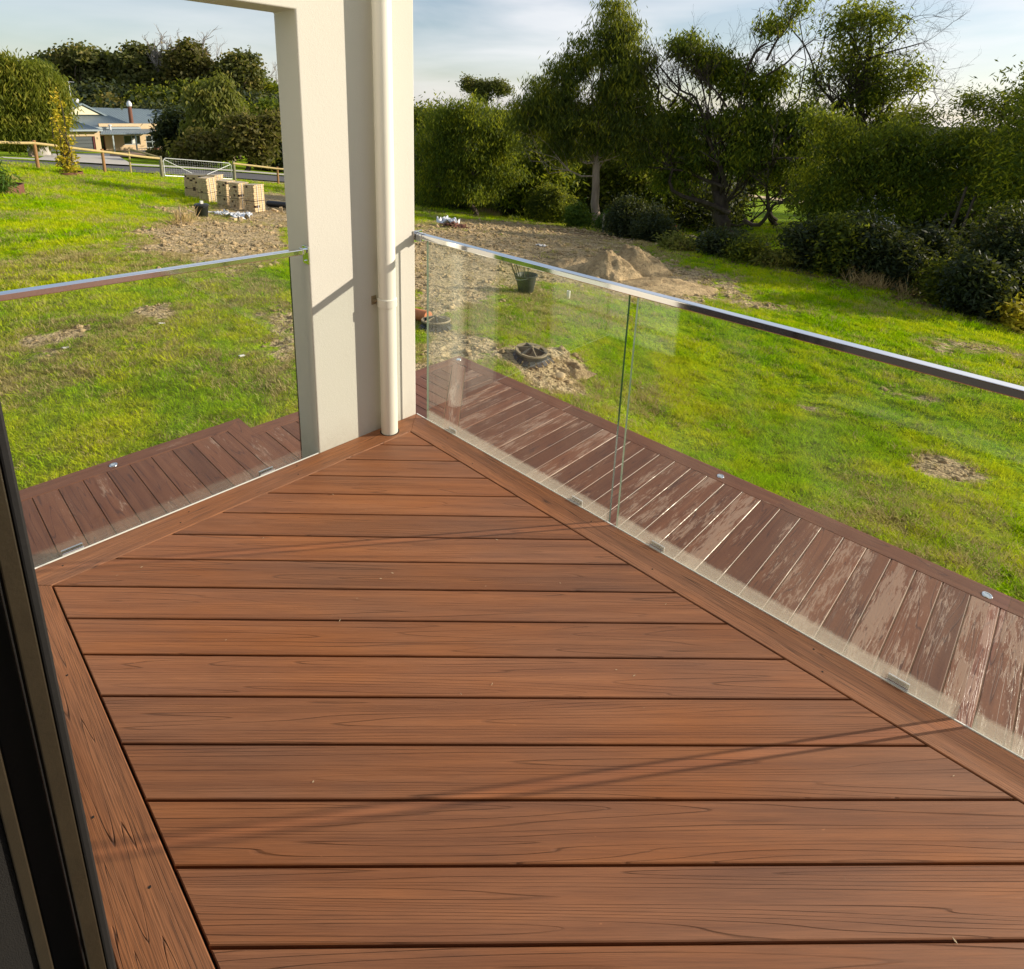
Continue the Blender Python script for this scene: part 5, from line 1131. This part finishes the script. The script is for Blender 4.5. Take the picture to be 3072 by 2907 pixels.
def solid_brick(u, v, rot, lbl, upright=False, cored=False):
    p = G(u, v); o = MB().box((-.115, -.055, 0), (.115, .055, .076)).build('loose_brick', M_['brick_new'], None, p, bevel=.004); o.rotation_euler = rot; 
    if upright: o.location.z += .1
    tag(o, lbl, 'brick', 'loose bricks near the brick packs'); 
    if cored:
        for r_ in (-.03, .0, .03):
            for c_ in (-.08, -.04, 0, .04, .08): MB().box((c_ - .012, r_ - .009, .0765), (c_ + .012, r_ + .009, .078)).build('core_hole', M_['dark_gap'], o)
    return o
solid_brick(824, 634, (0, .25, .5), 'loose brick lying tilted left of the upright brick'); solid_brick(844, 638, (math.pi / 2, math.pi / 2 - .1, 1.1), 'loose cored brick standing on end by the wall', True, True)
solid_brick(700, 661, (0, 0, .3), 'broken brick lying right of the black tub'); solid_brick(724, 660, (.2, .1, -.4), 'brick lying on plastic scraps below the packs'); solid_brick(688, 650, (0, .1, 1.2), 'brick half buried behind the white pipe')
p = G(806, 618); o = MB().tube([(0, 0, .10), (.9, .5, .12), (1.7, 1.0, .08)], [.13, .14, .10], 10).build('black_roll', M_['blackpl'], None, p, smooth=True); tag(o, 'dark roll of sheeting lying right of the brick packs', 'roll'); o.rotation_euler[2] = -.2
# black tub with lid, white pipe, scraps, peg
def tub():
    p = G(607, 652); e = empty('black_tub', p, 'black plastic tub with lid left of the white pipe', 'tub'); e.rotation_euler[1] = .03
    MB().lathe([(.155, 0), (.165, .02), (.195, .36), (.20, .37)], (0, 0, 0), 28).build('body', M_['blackpl'], e, smooth=True)
    MB().lathe([(.212, .36), (.215, .40), (.19, .425), (.10, .44), (.0, .445)][:4], (0, 0, 0), 28).build('lid', M_['blackpl'], e, smooth=True)
    for s in (-1, 1): MB().box((s * .205 - .03, -.04, .33), (s * .205 + .03, .04, .37)).build('handle', M_['blackpl'], e)
    MB().box((.02, -.05, .446), (.10, .03, .53)).build('white_tag', M_['white'], e)
tub()
p = G(622, 640); q = G(733, 645); tag(MB().tube([(0, 0, .05), tuple(q - p + np.array([0, 0, .05]))], .022, 8).build('white_pipe', M_['white'], None, p, smooth=True), 'long white pipe lying right of the black tub', 'pipe')
p = G(577, 637); q = G(592, 640); tag(MB().box((-.25, -.04, .0), (.25, .04, .03)).build('grey_plank', M_['timber'], None, p), 'short grey plank left of the black tub', 'plank')
p = G(544, 674); tag(MB().box((-.02, -.012, -.1), (.02, .012, .46)).build('survey_peg', M_['timber'], None, p), 'timber peg standing in dry grass left of bare sand', 'peg')
def crumple(u, v, sx, sy, h_, mat, lbl, cat, seed, name):
    g = np.random.default_rng(seed); n = 9; X, Y = np.meshgrid(np.linspace(-1, 1, n), np.linspace(-1, 1, n)); V = np.stack([X * sx * g.uniform(.7, 1.1, X.shape), Y * sy * g.uniform(.7, 1.1, X.shape), g.uniform(.0, h_, X.shape)], -1).reshape(-1, 3)
    i = np.arange(n - 1)[:, None] * n; j = np.arange(n - 1)[None]; f = np.stack([i + j, i + j + 1, i + n + j + 1, i + n + j], -1).reshape(-1, 4); f = f[g.random(len(f)) > .12]
    p = G(u, v); o = link(name, mesh_np(name, V, f, M_[mat]), None, p + np.array([0, 0, .02])); tag(o, lbl, cat); sd = o.modifiers.new('thick', 'SOLIDIFY'); sd.thickness = .006; return o
crumple(668, 645, .35, .22, .12, 'paper', 'torn plastic scraps between tub and brick packs', 'plastic scrap', 1, 'plastic_scrap'); crumple(715, 655, .38, .3, .16, 'paper', 'bigger heap of crumpled wrap below the middle packs', 'plastic scrap', 2, 'plastic_scrap')
crumple(735, 650, .28, .2, .12, 'paper', 'loose wrap end at the right of the scrap heap', 'plastic scrap', 3, 'plastic_scrap')
crumple(1342, 678, .42, .30, .30, 'paper', 'white crumpled plastic heap right of the wall at the grass edge', 'plastic scrap', 4, 'plastic_scrap'); crumple(1365, 684, .45, .28, .16, 'rust', 'brown rubble beside the white plastic heap', 'rubble', 5, 'rubble')
crumple(1625, 852 - 112, .16, .1, .05, 'white', 'small white scrap on the bare ground above the rail', 'plastic scrap', 6, 'plastic_scrap')
# ================================================================== THINGS ON THE NEAR LAWN
def bucket():
    p = G(1577, 876); e = empty('black_bucket', p, 'black bucket holding timber stakes behind the glass', 'bucket')
    MB().lathe([(.125, 0), (.135, .012), (.185, .30), (.205, .305), (.207, .325), (.197, .328), (.178, .31), (.128, .03), (.0, .025)][:8], (0, 0, 0), 36, False).build('body', M_['greypl'], e, smooth=True)
    MB().lathe([(.13, .0), (.13, .02)], (0, 0, 0), 24).build('base', M_['blackpl'], e)
    MB().tube([(.2 * math.cos(a), .2 * math.sin(a), .31 - .06 * math.sin((a - 2.6) / 3.1 * math.pi)) for a in np.linspace(2.6, 5.7, 12)], .004, 5).build('wire_handle', M_['galv'], e)
    rt = np.array([ROT[0][0], ROT[0][1], 0]); fw = np.array([FWD[0], FWD[1], 0])
    for i, (a, b, top, lb) in enumerate([(-.10, .02, (-.34, .1, .66), 'leftmost and longest stake leaning out of the bucket'), (-.07, .06, (-.25, .05, .58), 'second stake from left in the bucket'), (-.04, -.02, (-.21, -.05, .60), 'dark flat stake third from left in the bucket'), (.0, .04, (-.06, .04, .55), 'upright stake in the middle of the bucket'), (.04, .0, (.02, .0, .50), 'short upright stake at the right in the bucket')]):
        s0 = rt * a + fw * b + np.array([0, 0, .03]); s1 = rt * top[0] + fw * top[1] + np.array([0, 0, top[2]]); d = s1 - s0; L_ = np.linalg.norm(d)
        o = MB().box((-.017, -.008, 0), (.017, .008, L_)).build('timber_stake', M_['stake_dark' if i % 2 == 0 else 'timber'], None, p + s0); o.rotation_euler = Vector(d).to_track_quat('Z', 'Y').to_euler(); tag(o, lb, 'stake', 'stakes standing in the black bucket')
bucket()
def basket(u, v, rad_, hgt, tilt, yaw, lbl, seed, matb='blackpl', spokes=6, fins=True):
    g = random.Random(seed); p = G(u, v); e = empty('spoked_ring', p, lbl, 'ring basket', 'spoked plastic rings on the lawn'); e.rotation_euler = (tilt[0], tilt[1], yaw)
    MB().lathe([(rad_ * 1.0, hgt - .012), (rad_ * 1.02, hgt), (rad_ * .99, hgt + .012), (rad_ * .80, hgt + .004), (rad_ * .79, hgt - .008), (rad_ * .97, hgt - .014)], (0, 0, 0), 48, False).build('rim', M_['tanrim'], e, smooth=True)
    MB().lathe([(rad_ * 1.0, hgt - .012), (rad_ * .93, hgt - .07), (rad_ * .90, hgt - .07), (rad_ * .96, hgt - .012)], (0, 0, 0), 48, False).build('band', M_['greypl'], e, smooth=True)
    for k in range(spokes):
        a = 2 * math.pi * k / spokes + .3; c, s = math.cos(a), math.sin(a); t = .006; r1 = rad_ * .93; z0 = hgt - .045; z1 = hgt + .055
        V = [(c * .01 - s * t, s * .01 + c * t, z0 + .01), (c * .01 + s * t, s * .01 - c * t, z0 + .01), (c * r1 + s * t, s * r1 - c * t, z0 + .01), (c * r1 - s * t, s * r1 + c * t, z0 + .01), (c * .01 - s * t, s * .01 + c * t, z1), (c * .01 + s * t, s * .01 - c * t, z1), (c * r1 + s * t, s * r1 - c * t, hgt + .014), (c * r1 - s * t, s * r1 + c * t, hgt + .014)]
        MB().add(V, [(3, 2, 1, 0), (4, 5, 6, 7), (0, 1, 5, 4), (1, 2, 6, 5), (2, 3, 7, 6), (3, 0, 4, 7)]).build('spoke', M_['tanrim' if k % 2 else 'greypl'], e)
    MB().lathe([(.026, hgt + .03), (.026, hgt + .062), (.008, hgt + .075)], (0, 0, 0), 12).build('hub', M_['tanrim'], e, smooth=True)
    if fins:
        nf = 16
        for k in range(nf):
            a = 2 * math.pi * k / nf + .1; c, s = math.cos(a), math.sin(a); L_ = rad_ * .62 if -2.6 < a - yaw - 5 < 1 else rad_ * .35; w_ = .030; z1 = hgt - .05; z0 = max(.0, z1 - L_ * .55) - .01; r0, r1 = rad_ * .88, rad_ * .88 + L_
            V = [np.array([c * r0 - s * w_, s * r0 + c * w_, z1]), np.array([c * r0 + s * w_, s * r0 - c * w_, z1]), np.array([c * r1 + s * w_ * 1.15, s * r1 - c * w_ * 1.15, z0]), np.array([c * r1 - s * w_ * 1.15, s * r1 + c * w_ * 1.15, z0])]
            V += [v_ + np.array([0, 0, -.005]) for v_ in V]; MB().add(V, [(0, 1, 2, 3), (7, 6, 5, 4), (0, 4, 5, 1), (1, 5, 6, 2), (2, 6, 7, 3), (3, 7, 4, 0)]).build('fin', M_['blackpl' if k % 4 else 'greypl'], e)
    return e
vd = math.atan2(FWD[1], FWD[0])
basket(1590, 1080, .205, .13, (.10, -.06), vd, 'open spoked black ring basket on sand beside the lower deck', 1)
basket(1308, 985, .20, .12, (.05, .05), vd + 1, 'dusty domed spoked ring next to the cream wall', 2)
p = G(1256, 962); e = empty('terracotta_pipe', p + np.array([0, 0, .05]), 'broken orange terracotta piece behind the domed ring', 'rubble'); MB().tube([(-.1, 0, .02), (.18, .03, .05)], [.09, .08], 14).build('pipe_piece', M_['terracotta'], e, smooth=True)
p = G(1680, 1133); MBo = MB().lathe([(.055, 0), (.066, .008), (.068, .03), (.058, .04), (.03, .044)], (0, 0, 0), 20).build('flat_stone', M_['brick_new'], None, p + np.array([0, 0, .005]), smooth=True); tag(MBo, 'round flat orange topped stone near the ring basket', 'stone'); MBo.rotation_euler = (.2, -.1, 0)
def hole():
    p = G(1702, 1105); g = np.random.default_rng(3); n = 22; X, Y = np.meshgrid(np.linspace(-.3, .3, n), np.linspace(-.24, .24, n)); r_ = np.hypot(X / .28, Y / .22); Z = .075 * np.exp(-((r_ - .62) / .22) ** 2) - .03 + (fbm(X * 22 + 9, Y * 22, 4) - .5) * .07 * (r_ < 1); Z = np.where(r_ > 1.0, -.05, Z)
    i = np.arange(n - 1)[:, None] * n; j = np.arange(n - 1)[None]; f = np.stack([i + j, i + j + 1, i + n + j + 1, i + n + j], -1).reshape(-1, 4)
    tag(link('scraped_hollow', mesh_np('scraped_hollow', np.stack([X, Y, Z], -1).reshape(-1, 3), f, M_['sand'], smooth=True), None, p), 'small scraped sand hollow right of the ring basket', 'sand heap')
hole()
p = G(1705, 893); MBo = MB().lathe([(.028, -.05), (.034, .13), (.030, .132), (.024, .0)], (0, 0, 0), 16, False).build('white_cap_pipe', M_['pvc'], None, p, smooth=True); tag(MBo, 'short cream pipe stub in the grass right of the bucket', 'pipe stub')
p = G(1270, 1075)
for u, v, lb in ((197, 1047, 'small cream scrap of paper on grass at left'), (485, 973, 'tiny pale blue scrap in the bare patch'), (1925, 1167, 'thin white slip lying on the green lawn'), (725, 1071, 'tiny white fleck on dark grass by the wall')):
    q = G(u, v); o = MB().box((-.035, -.014, .012), (.035, .014, .022)).build('litter', M_['white'], None, q); o.rotation_euler = (.1, .2, R.uniform(0, 3)); tag(o, lb, 'litter')
# mounds of dug sand
def mound(u, v, ru, rv, hgt, lbl, seed, spikes=1.0):
    p = G(u, v); s = px(p); rx = ru / s; ry = rx * rv; n = 54; X, Y = np.meshgrid(np.linspace(-1.15, 1.15, n), np.linspace(-1.15, 1.15, n)); r_ = np.hypot(X, Y) * (1 + .35 * (fbm(X * 2 + seed * 7, Y * 2, seed) - .5))
    H = hgt * np.clip(1 - r_, 0, 1) ** .85 * (.75 + .6 * (fbm(X * 3.5 + seed, Y * 3.5 + 3, seed + 3) - .3)) + (fbm(X * 14, Y * 14, seed + 9, 3) - .5) * .10 * spikes * np.clip(1.05 - r_, 0, 1)
    rt = np.array([ROT[0][0], ROT[0][1]]); rt /= np.linalg.norm(rt); wx = p[0] + X * rx * rt[0] + Y * ry * FWD[0]; wy = p[1] + X * rx * rt[1] + Y * ry * FWD[1]
    Z = tz0(wx, wy) + H - .05 * np.clip((r_ - .95) * 8, 0, 2); V = np.stack([wx - p[0], wy - p[1], Z - p[2]], -1).reshape(-1, 3)
    i = np.arange(n - 1)[:, None] * n; j = np.arange(n - 1)[None]; f = np.stack([i + j, i + j + 1, i + n + j + 1, i + n + j], -1).reshape(-1, 4); me = mesh_np('sand_mound', V, f, M_['sand'], smooth=False)
    if me.polygons[0].normal.z < 0: me.flip_normals()
    tag(link('sand_mound', me, None, p), lbl, 'sand mound', 'mounds of dug sand')
mound(1830, 822, 95, 1.1, .68, 'peaked pale sand mound, front one of the heaps', 1)
mound(1900, 808, 110, 1.0, .74, 'darker sand mound behind the peaked one', 2)
mound(1750, 800, 110, .9, .30, 'low grassy sand mound left of the peaked one', 3)
mound(2000, 858, 150, .7, .18, 'low spread of sand right of the heaps', 4, .8)
# ================================================================== BEYOND THE TREE LINE
def post_at(u, v, top_v, lbl, mat, r_=.05, lean=0, tip=False):
    p = G(u, v); h_ = (v - top_v) / px(p); o = MB().lathe([(r_, -.2), (r_ * .92, h_), (r_ * .6, h_ + .02)], (0, 0, 0), 9).build('fence_post', M_[mat], None, p, smooth=True); o.rotation_euler = (0, lean, 0); tag(o, lbl, 'fence post', 'old posts along the tree line')
post_at(2766, 892, 808, 'leaning grey post at the right end of the tree line', 'pine_old', .06, .12); post_at(2295, 780, 728, 'grey post in front of the sunny gap', 'pine_old', .05); post_at(2352, 745, 695, 'dark thin post in the sunny gap', 'stake_dark', .03, .04)
post_at(1942, 722, 666, 'pale topped post by the round black bush', 'pine_old', .045); post_at(1798 + 10, 700, 640, 'grey post just right of the tall pale trunk', 'pine_old', .05); post_at(2104, 745, 695, 'dim post left of the gnarled trunk', 'pine_old', .04); post_at(1352, 625, 590, 'thin post under the bushy tree at left', 'pine_old', .04)
def chair():
    p = at_d(2030, 711, 31); p[2] = float(tz0(p[0], p[1])); dz = (CAM[2] + (31) * (-(711 - 342) / 1841.)) - p[2]; p[2] += dz
    e = empty('red_chair', p, 'red plastic garden chair seen under the gnarled tree', 'chair'); e.rotation_euler[2] = vd - math.pi / 2 + .8; mt = M_['redch']
    MB().box((-.24, -.22, .40), (.24, .22, .43)).build('seat', mt, e, bevel=.01)
    m = MB(); 
    for k in range(4): m.box((-.22 + .12 * k, .20, .43), (-.14 + .12 * k, .23, .80))
    m.box((-.24, .195, .78), (.24, .235, .86)); m.build('backrest', mt, e)
    for sx in (-1, 1):
        for sy in (-1, 1): MB().tube([(sx * .26, sy * .25, 0), (sx * .21, sy * .19, .41)], .024, 6).build('leg', mt, e)
        MB().box((sx * .25 - .03, -.22, .60), (sx * .25 + .03, .22, .63)).build('armrest', mt, e); MB().tube([(sx * .25, -.18, .42), (sx * .25, -.18, .61)], .02, 6).build('arm_support', mt, e)
    t = empty('low_table', p + np.array([ROT[0][0], ROT[0][1], 0]) * .75 + np.array([0, 0, -.03]), 'low square table right of the red chair', 'table'); t.rotation_euler[2] = vd + .3
    MB().box((-.33, -.33, .36), (.33, .33, .42)).build('tabletop', M_['timber'], t)
    for sx in (-1, 1):
        for sy in (-1, 1): MB().box((sx * .29 - .03, sy * .29 - .03, 0), (sx * .29 + .03, sy * .29 + .03, .36)).build('leg', M_['stake_dark'], t)
    m = MB(); m.box((-1.6, -1.2, -.06), (2.2, 1.6, -.002)); o = m.build('garden_paving', M_['concrete'], None, p); o.rotation_euler[2] = vd; tag(o, kind='structure')
chair()
def shed(u0, v0, u1, v1, d, rise, lbl, wallm, roofm, name='garden_shed', depth=3.0):
    a = at_d(u0, v1, d); b = at_d(u1, v1, d); top = at_d((u0 + u1) / 2, v0, d)[2]; dv = (b - a)[:2]; L_ = np.linalg.norm(dv); z0 = float(tz0(a[0], a[1])) - .4
    e = empty(name, (a[0], a[1], z0), lbl, 'building'); e.rotation_euler[2] = math.atan2(dv[1], dv[0]); hz = top - z0
    MB().box((0, 0, 0), (L_, depth, hz)).build('wall', M_[wallm], e); m = MB(); m.add([(-.3, -.4, hz), (L_ + .3, -.4, hz), (L_ + .3, depth + .4, hz + rise), (-.3, depth + .4, hz + rise), (-.3, -.4, hz + .1), (L_ + .3, -.4, hz + .1), (L_ + .3, depth + .4, hz + rise + .1), (-.3, depth + .4, hz + rise + .1)], [(3, 2, 1, 0), (4, 5, 6, 7), (0, 1, 5, 4), (1, 2, 6, 5), (2, 3, 7, 6), (3, 0, 4, 7)]); m.build('roof', M_[roofm], e)
    MB().box((-.32, -.48, hz - .12), (L_ + .32, -.41, hz + .08)).build('gutter', M_['rust'], e); MB().box((L_ * .3, -.03, .5), (L_ * .6, -.005, hz - .5)).build('window', M_['win'], e)
shed(2540, 668, 2640, 770, 33, .9, 'small tan walled shed with pale roof between the dark trunks', 'brick', 'galv')
shed(2800, 640, 3120, 780, 44, 2.2, 'large pale grey roofed building glimpsed at far right', 'garage', 'galv', 'neighbour_building', 7)
p = at_d(2480, 640, 60); tag(MB().box((-9, -.8, -.02), (9, .8, .12)).build('garden_path', M_['brick'], None, (p[0], p[1], float(tz0(p[0], p[1])))), kind='structure')
# fallen leaves and litter under the tree line
def litter():
    g = np.random.default_rng(8); P_ = []
    for k in range(5200):
        u = g.uniform(1250, 3072); vv = np.interp(u, [1250, 1560, 1790, 2040, 2320, 2560, 2760, 3072], [612, 655, 694, 745, 790, 840, 892, 985]) + g.normal(6, 9)
        P_.append((u, vv))
    P_ = np.array(P_); W3 = []
    for u, v in P_[::13]:
        q = G(u, v); W3.append(q)
    W3 = np.array(W3); C = np.repeat(W3, 13, axis=0) + np.column_stack([g.normal(0, .35, (len(W3) * 13, 2)), np.zeros(len(W3) * 13)]); C[:, 2] = tz(C[:, 0], C[:, 1]) + .015
    V, Fq = leaf_quads(C, 4, .05, .09, .03, .0, 21); V[:, 2] = tz(V[:, 0], V[:, 1]) + g.uniform(.005, .03, len(V))
    tag(link('leaf_litter', mesh_np('leaf_litter', V, Fq, simple('fallen dry leaves', (.20, .11, .06), .9, var=.5, scale=9), fattr=g.uniform(0, 1, len(Fq)))), 'strip of fallen brown leaves at the foot of the tree line', 'leaf litter', kind='stuff')
    # dry grass tussocks
    Q = np.array([G(u, v) for u, v in [(1440, 640), (1465, 645), (1480, 650), (1500, 648), (2560, 850), (2580, 858), (2600, 862), (2620, 868), (2640, 872), (2700, 880), (2740, 885), (2030, 752), (2060, 756), (2290, 790), (2330, 800), (540, 676), (552, 672)]])
    C = np.repeat(Q, 3, axis=0) + np.column_stack([g.normal(0, .15, (len(Q) * 3, 2)), np.zeros(len(Q) * 3)]); V, Fq = leaf_quads(C, 40, .07, .38, .012, -.75, 22)
    tag(link('dry_tussocks', mesh_np('dry_tussocks', V, Fq, simple('straw coloured grass', (.42, .30, .13), .9, var=.3), fattr=g.uniform(0, 1, len(Fq)))), 'straw coloured tussocks of dry grass by the shrubs', 'grass', kind='stuff')
litter()

# lumps of soil on the bare ground and specks of grit on the boards
def clods():
    g = np.random.default_rng(31); V = []; base = np.array([(1, 0, 0), (-1, 0, 0), (0, 1, 0), (0, -1, 0), (0, 0, 1), (0, 0, -1)], float); F8 = np.array([(0, 2, 4), (2, 1, 4), (1, 3, 4), (3, 0, 4), (2, 0, 5), (1, 2, 5), (3, 1, 5), (0, 3, 5)])
    th = math.radians(104); b0 = math.atan2(FWD[1], FWD[0]); n = 90000; r = np.sqrt(g.uniform(5.2 ** 2, 27 ** 2, n)); a = b0 + g.uniform(-th / 2, th / 2, n); x = CAM[0] + r * np.cos(a); y = CAM[1] + r * np.sin(a)
    ok = (sandm(x, y) > .35) & ~((x > -2.4) & (y < 2.5)) & (fbm(x * 3, y * 3, 61) > .47); x, y, r = x[ok][:9000], y[ok][:9000], r[ok][:9000]; m = len(x)
    sc = (g.uniform(.006, .020, m) * (1 + (g.random(m) < .12) * 1.6) * (1 + r / 22))[:, None, None]; jt = g.uniform(.6, 1.3, (m, 6, 1))
    V = base[None] * jt * sc * np.array([1.3, 1.1, .8]); an = g.uniform(0, 6.28, m); c, s_ = np.cos(an)[:, None], np.sin(an)[:, None]; X = V[..., 0] * c - V[..., 1] * s_ + x[:, None]; Y = V[..., 0] * s_ + V[..., 1] * c + y[:, None]; Z = V[..., 2] + tz(x, y)[:, None] + .004
    Fq = (F8[None] + (np.arange(m) * 6)[:, None, None]).reshape(-1, 3)
    tag(link('soil_clods', mesh_np('soil_clods', np.stack([X, Y, Z], -1).reshape(-1, 3), Fq, M_['sand'], fattr=g.uniform(0, 1, len(Fq)))), 'small lumps of sandy soil scattered over the bare ground', 'soil', kind='stuff')
    g = np.random.default_rng(33); m = 34; x = g.uniform(.2, 3.2, m); y = g.uniform(-1.7, -.2, m); P_ = np.stack([x, y, np.full(m, .0025)], -1); V, Fq = leaf_quads(P_, 1, .0, .012, .004, 0, 5); V[:, 2] = .0012 + (V[:, 2] - V[:, 2].min()) * .12
    V[:, 2] = np.clip(V[:, 2], .0008, .005); tag(link('deck_grit', mesh_np('deck_grit', V, Fq, simple('pale grit and straw bits', (.5, .38, .24), .8), fattr=g.uniform(0, 1, len(Fq)))), 'tiny pale grit and straw bits lying on the upper deck', 'grit', kind='stuff')
clods()
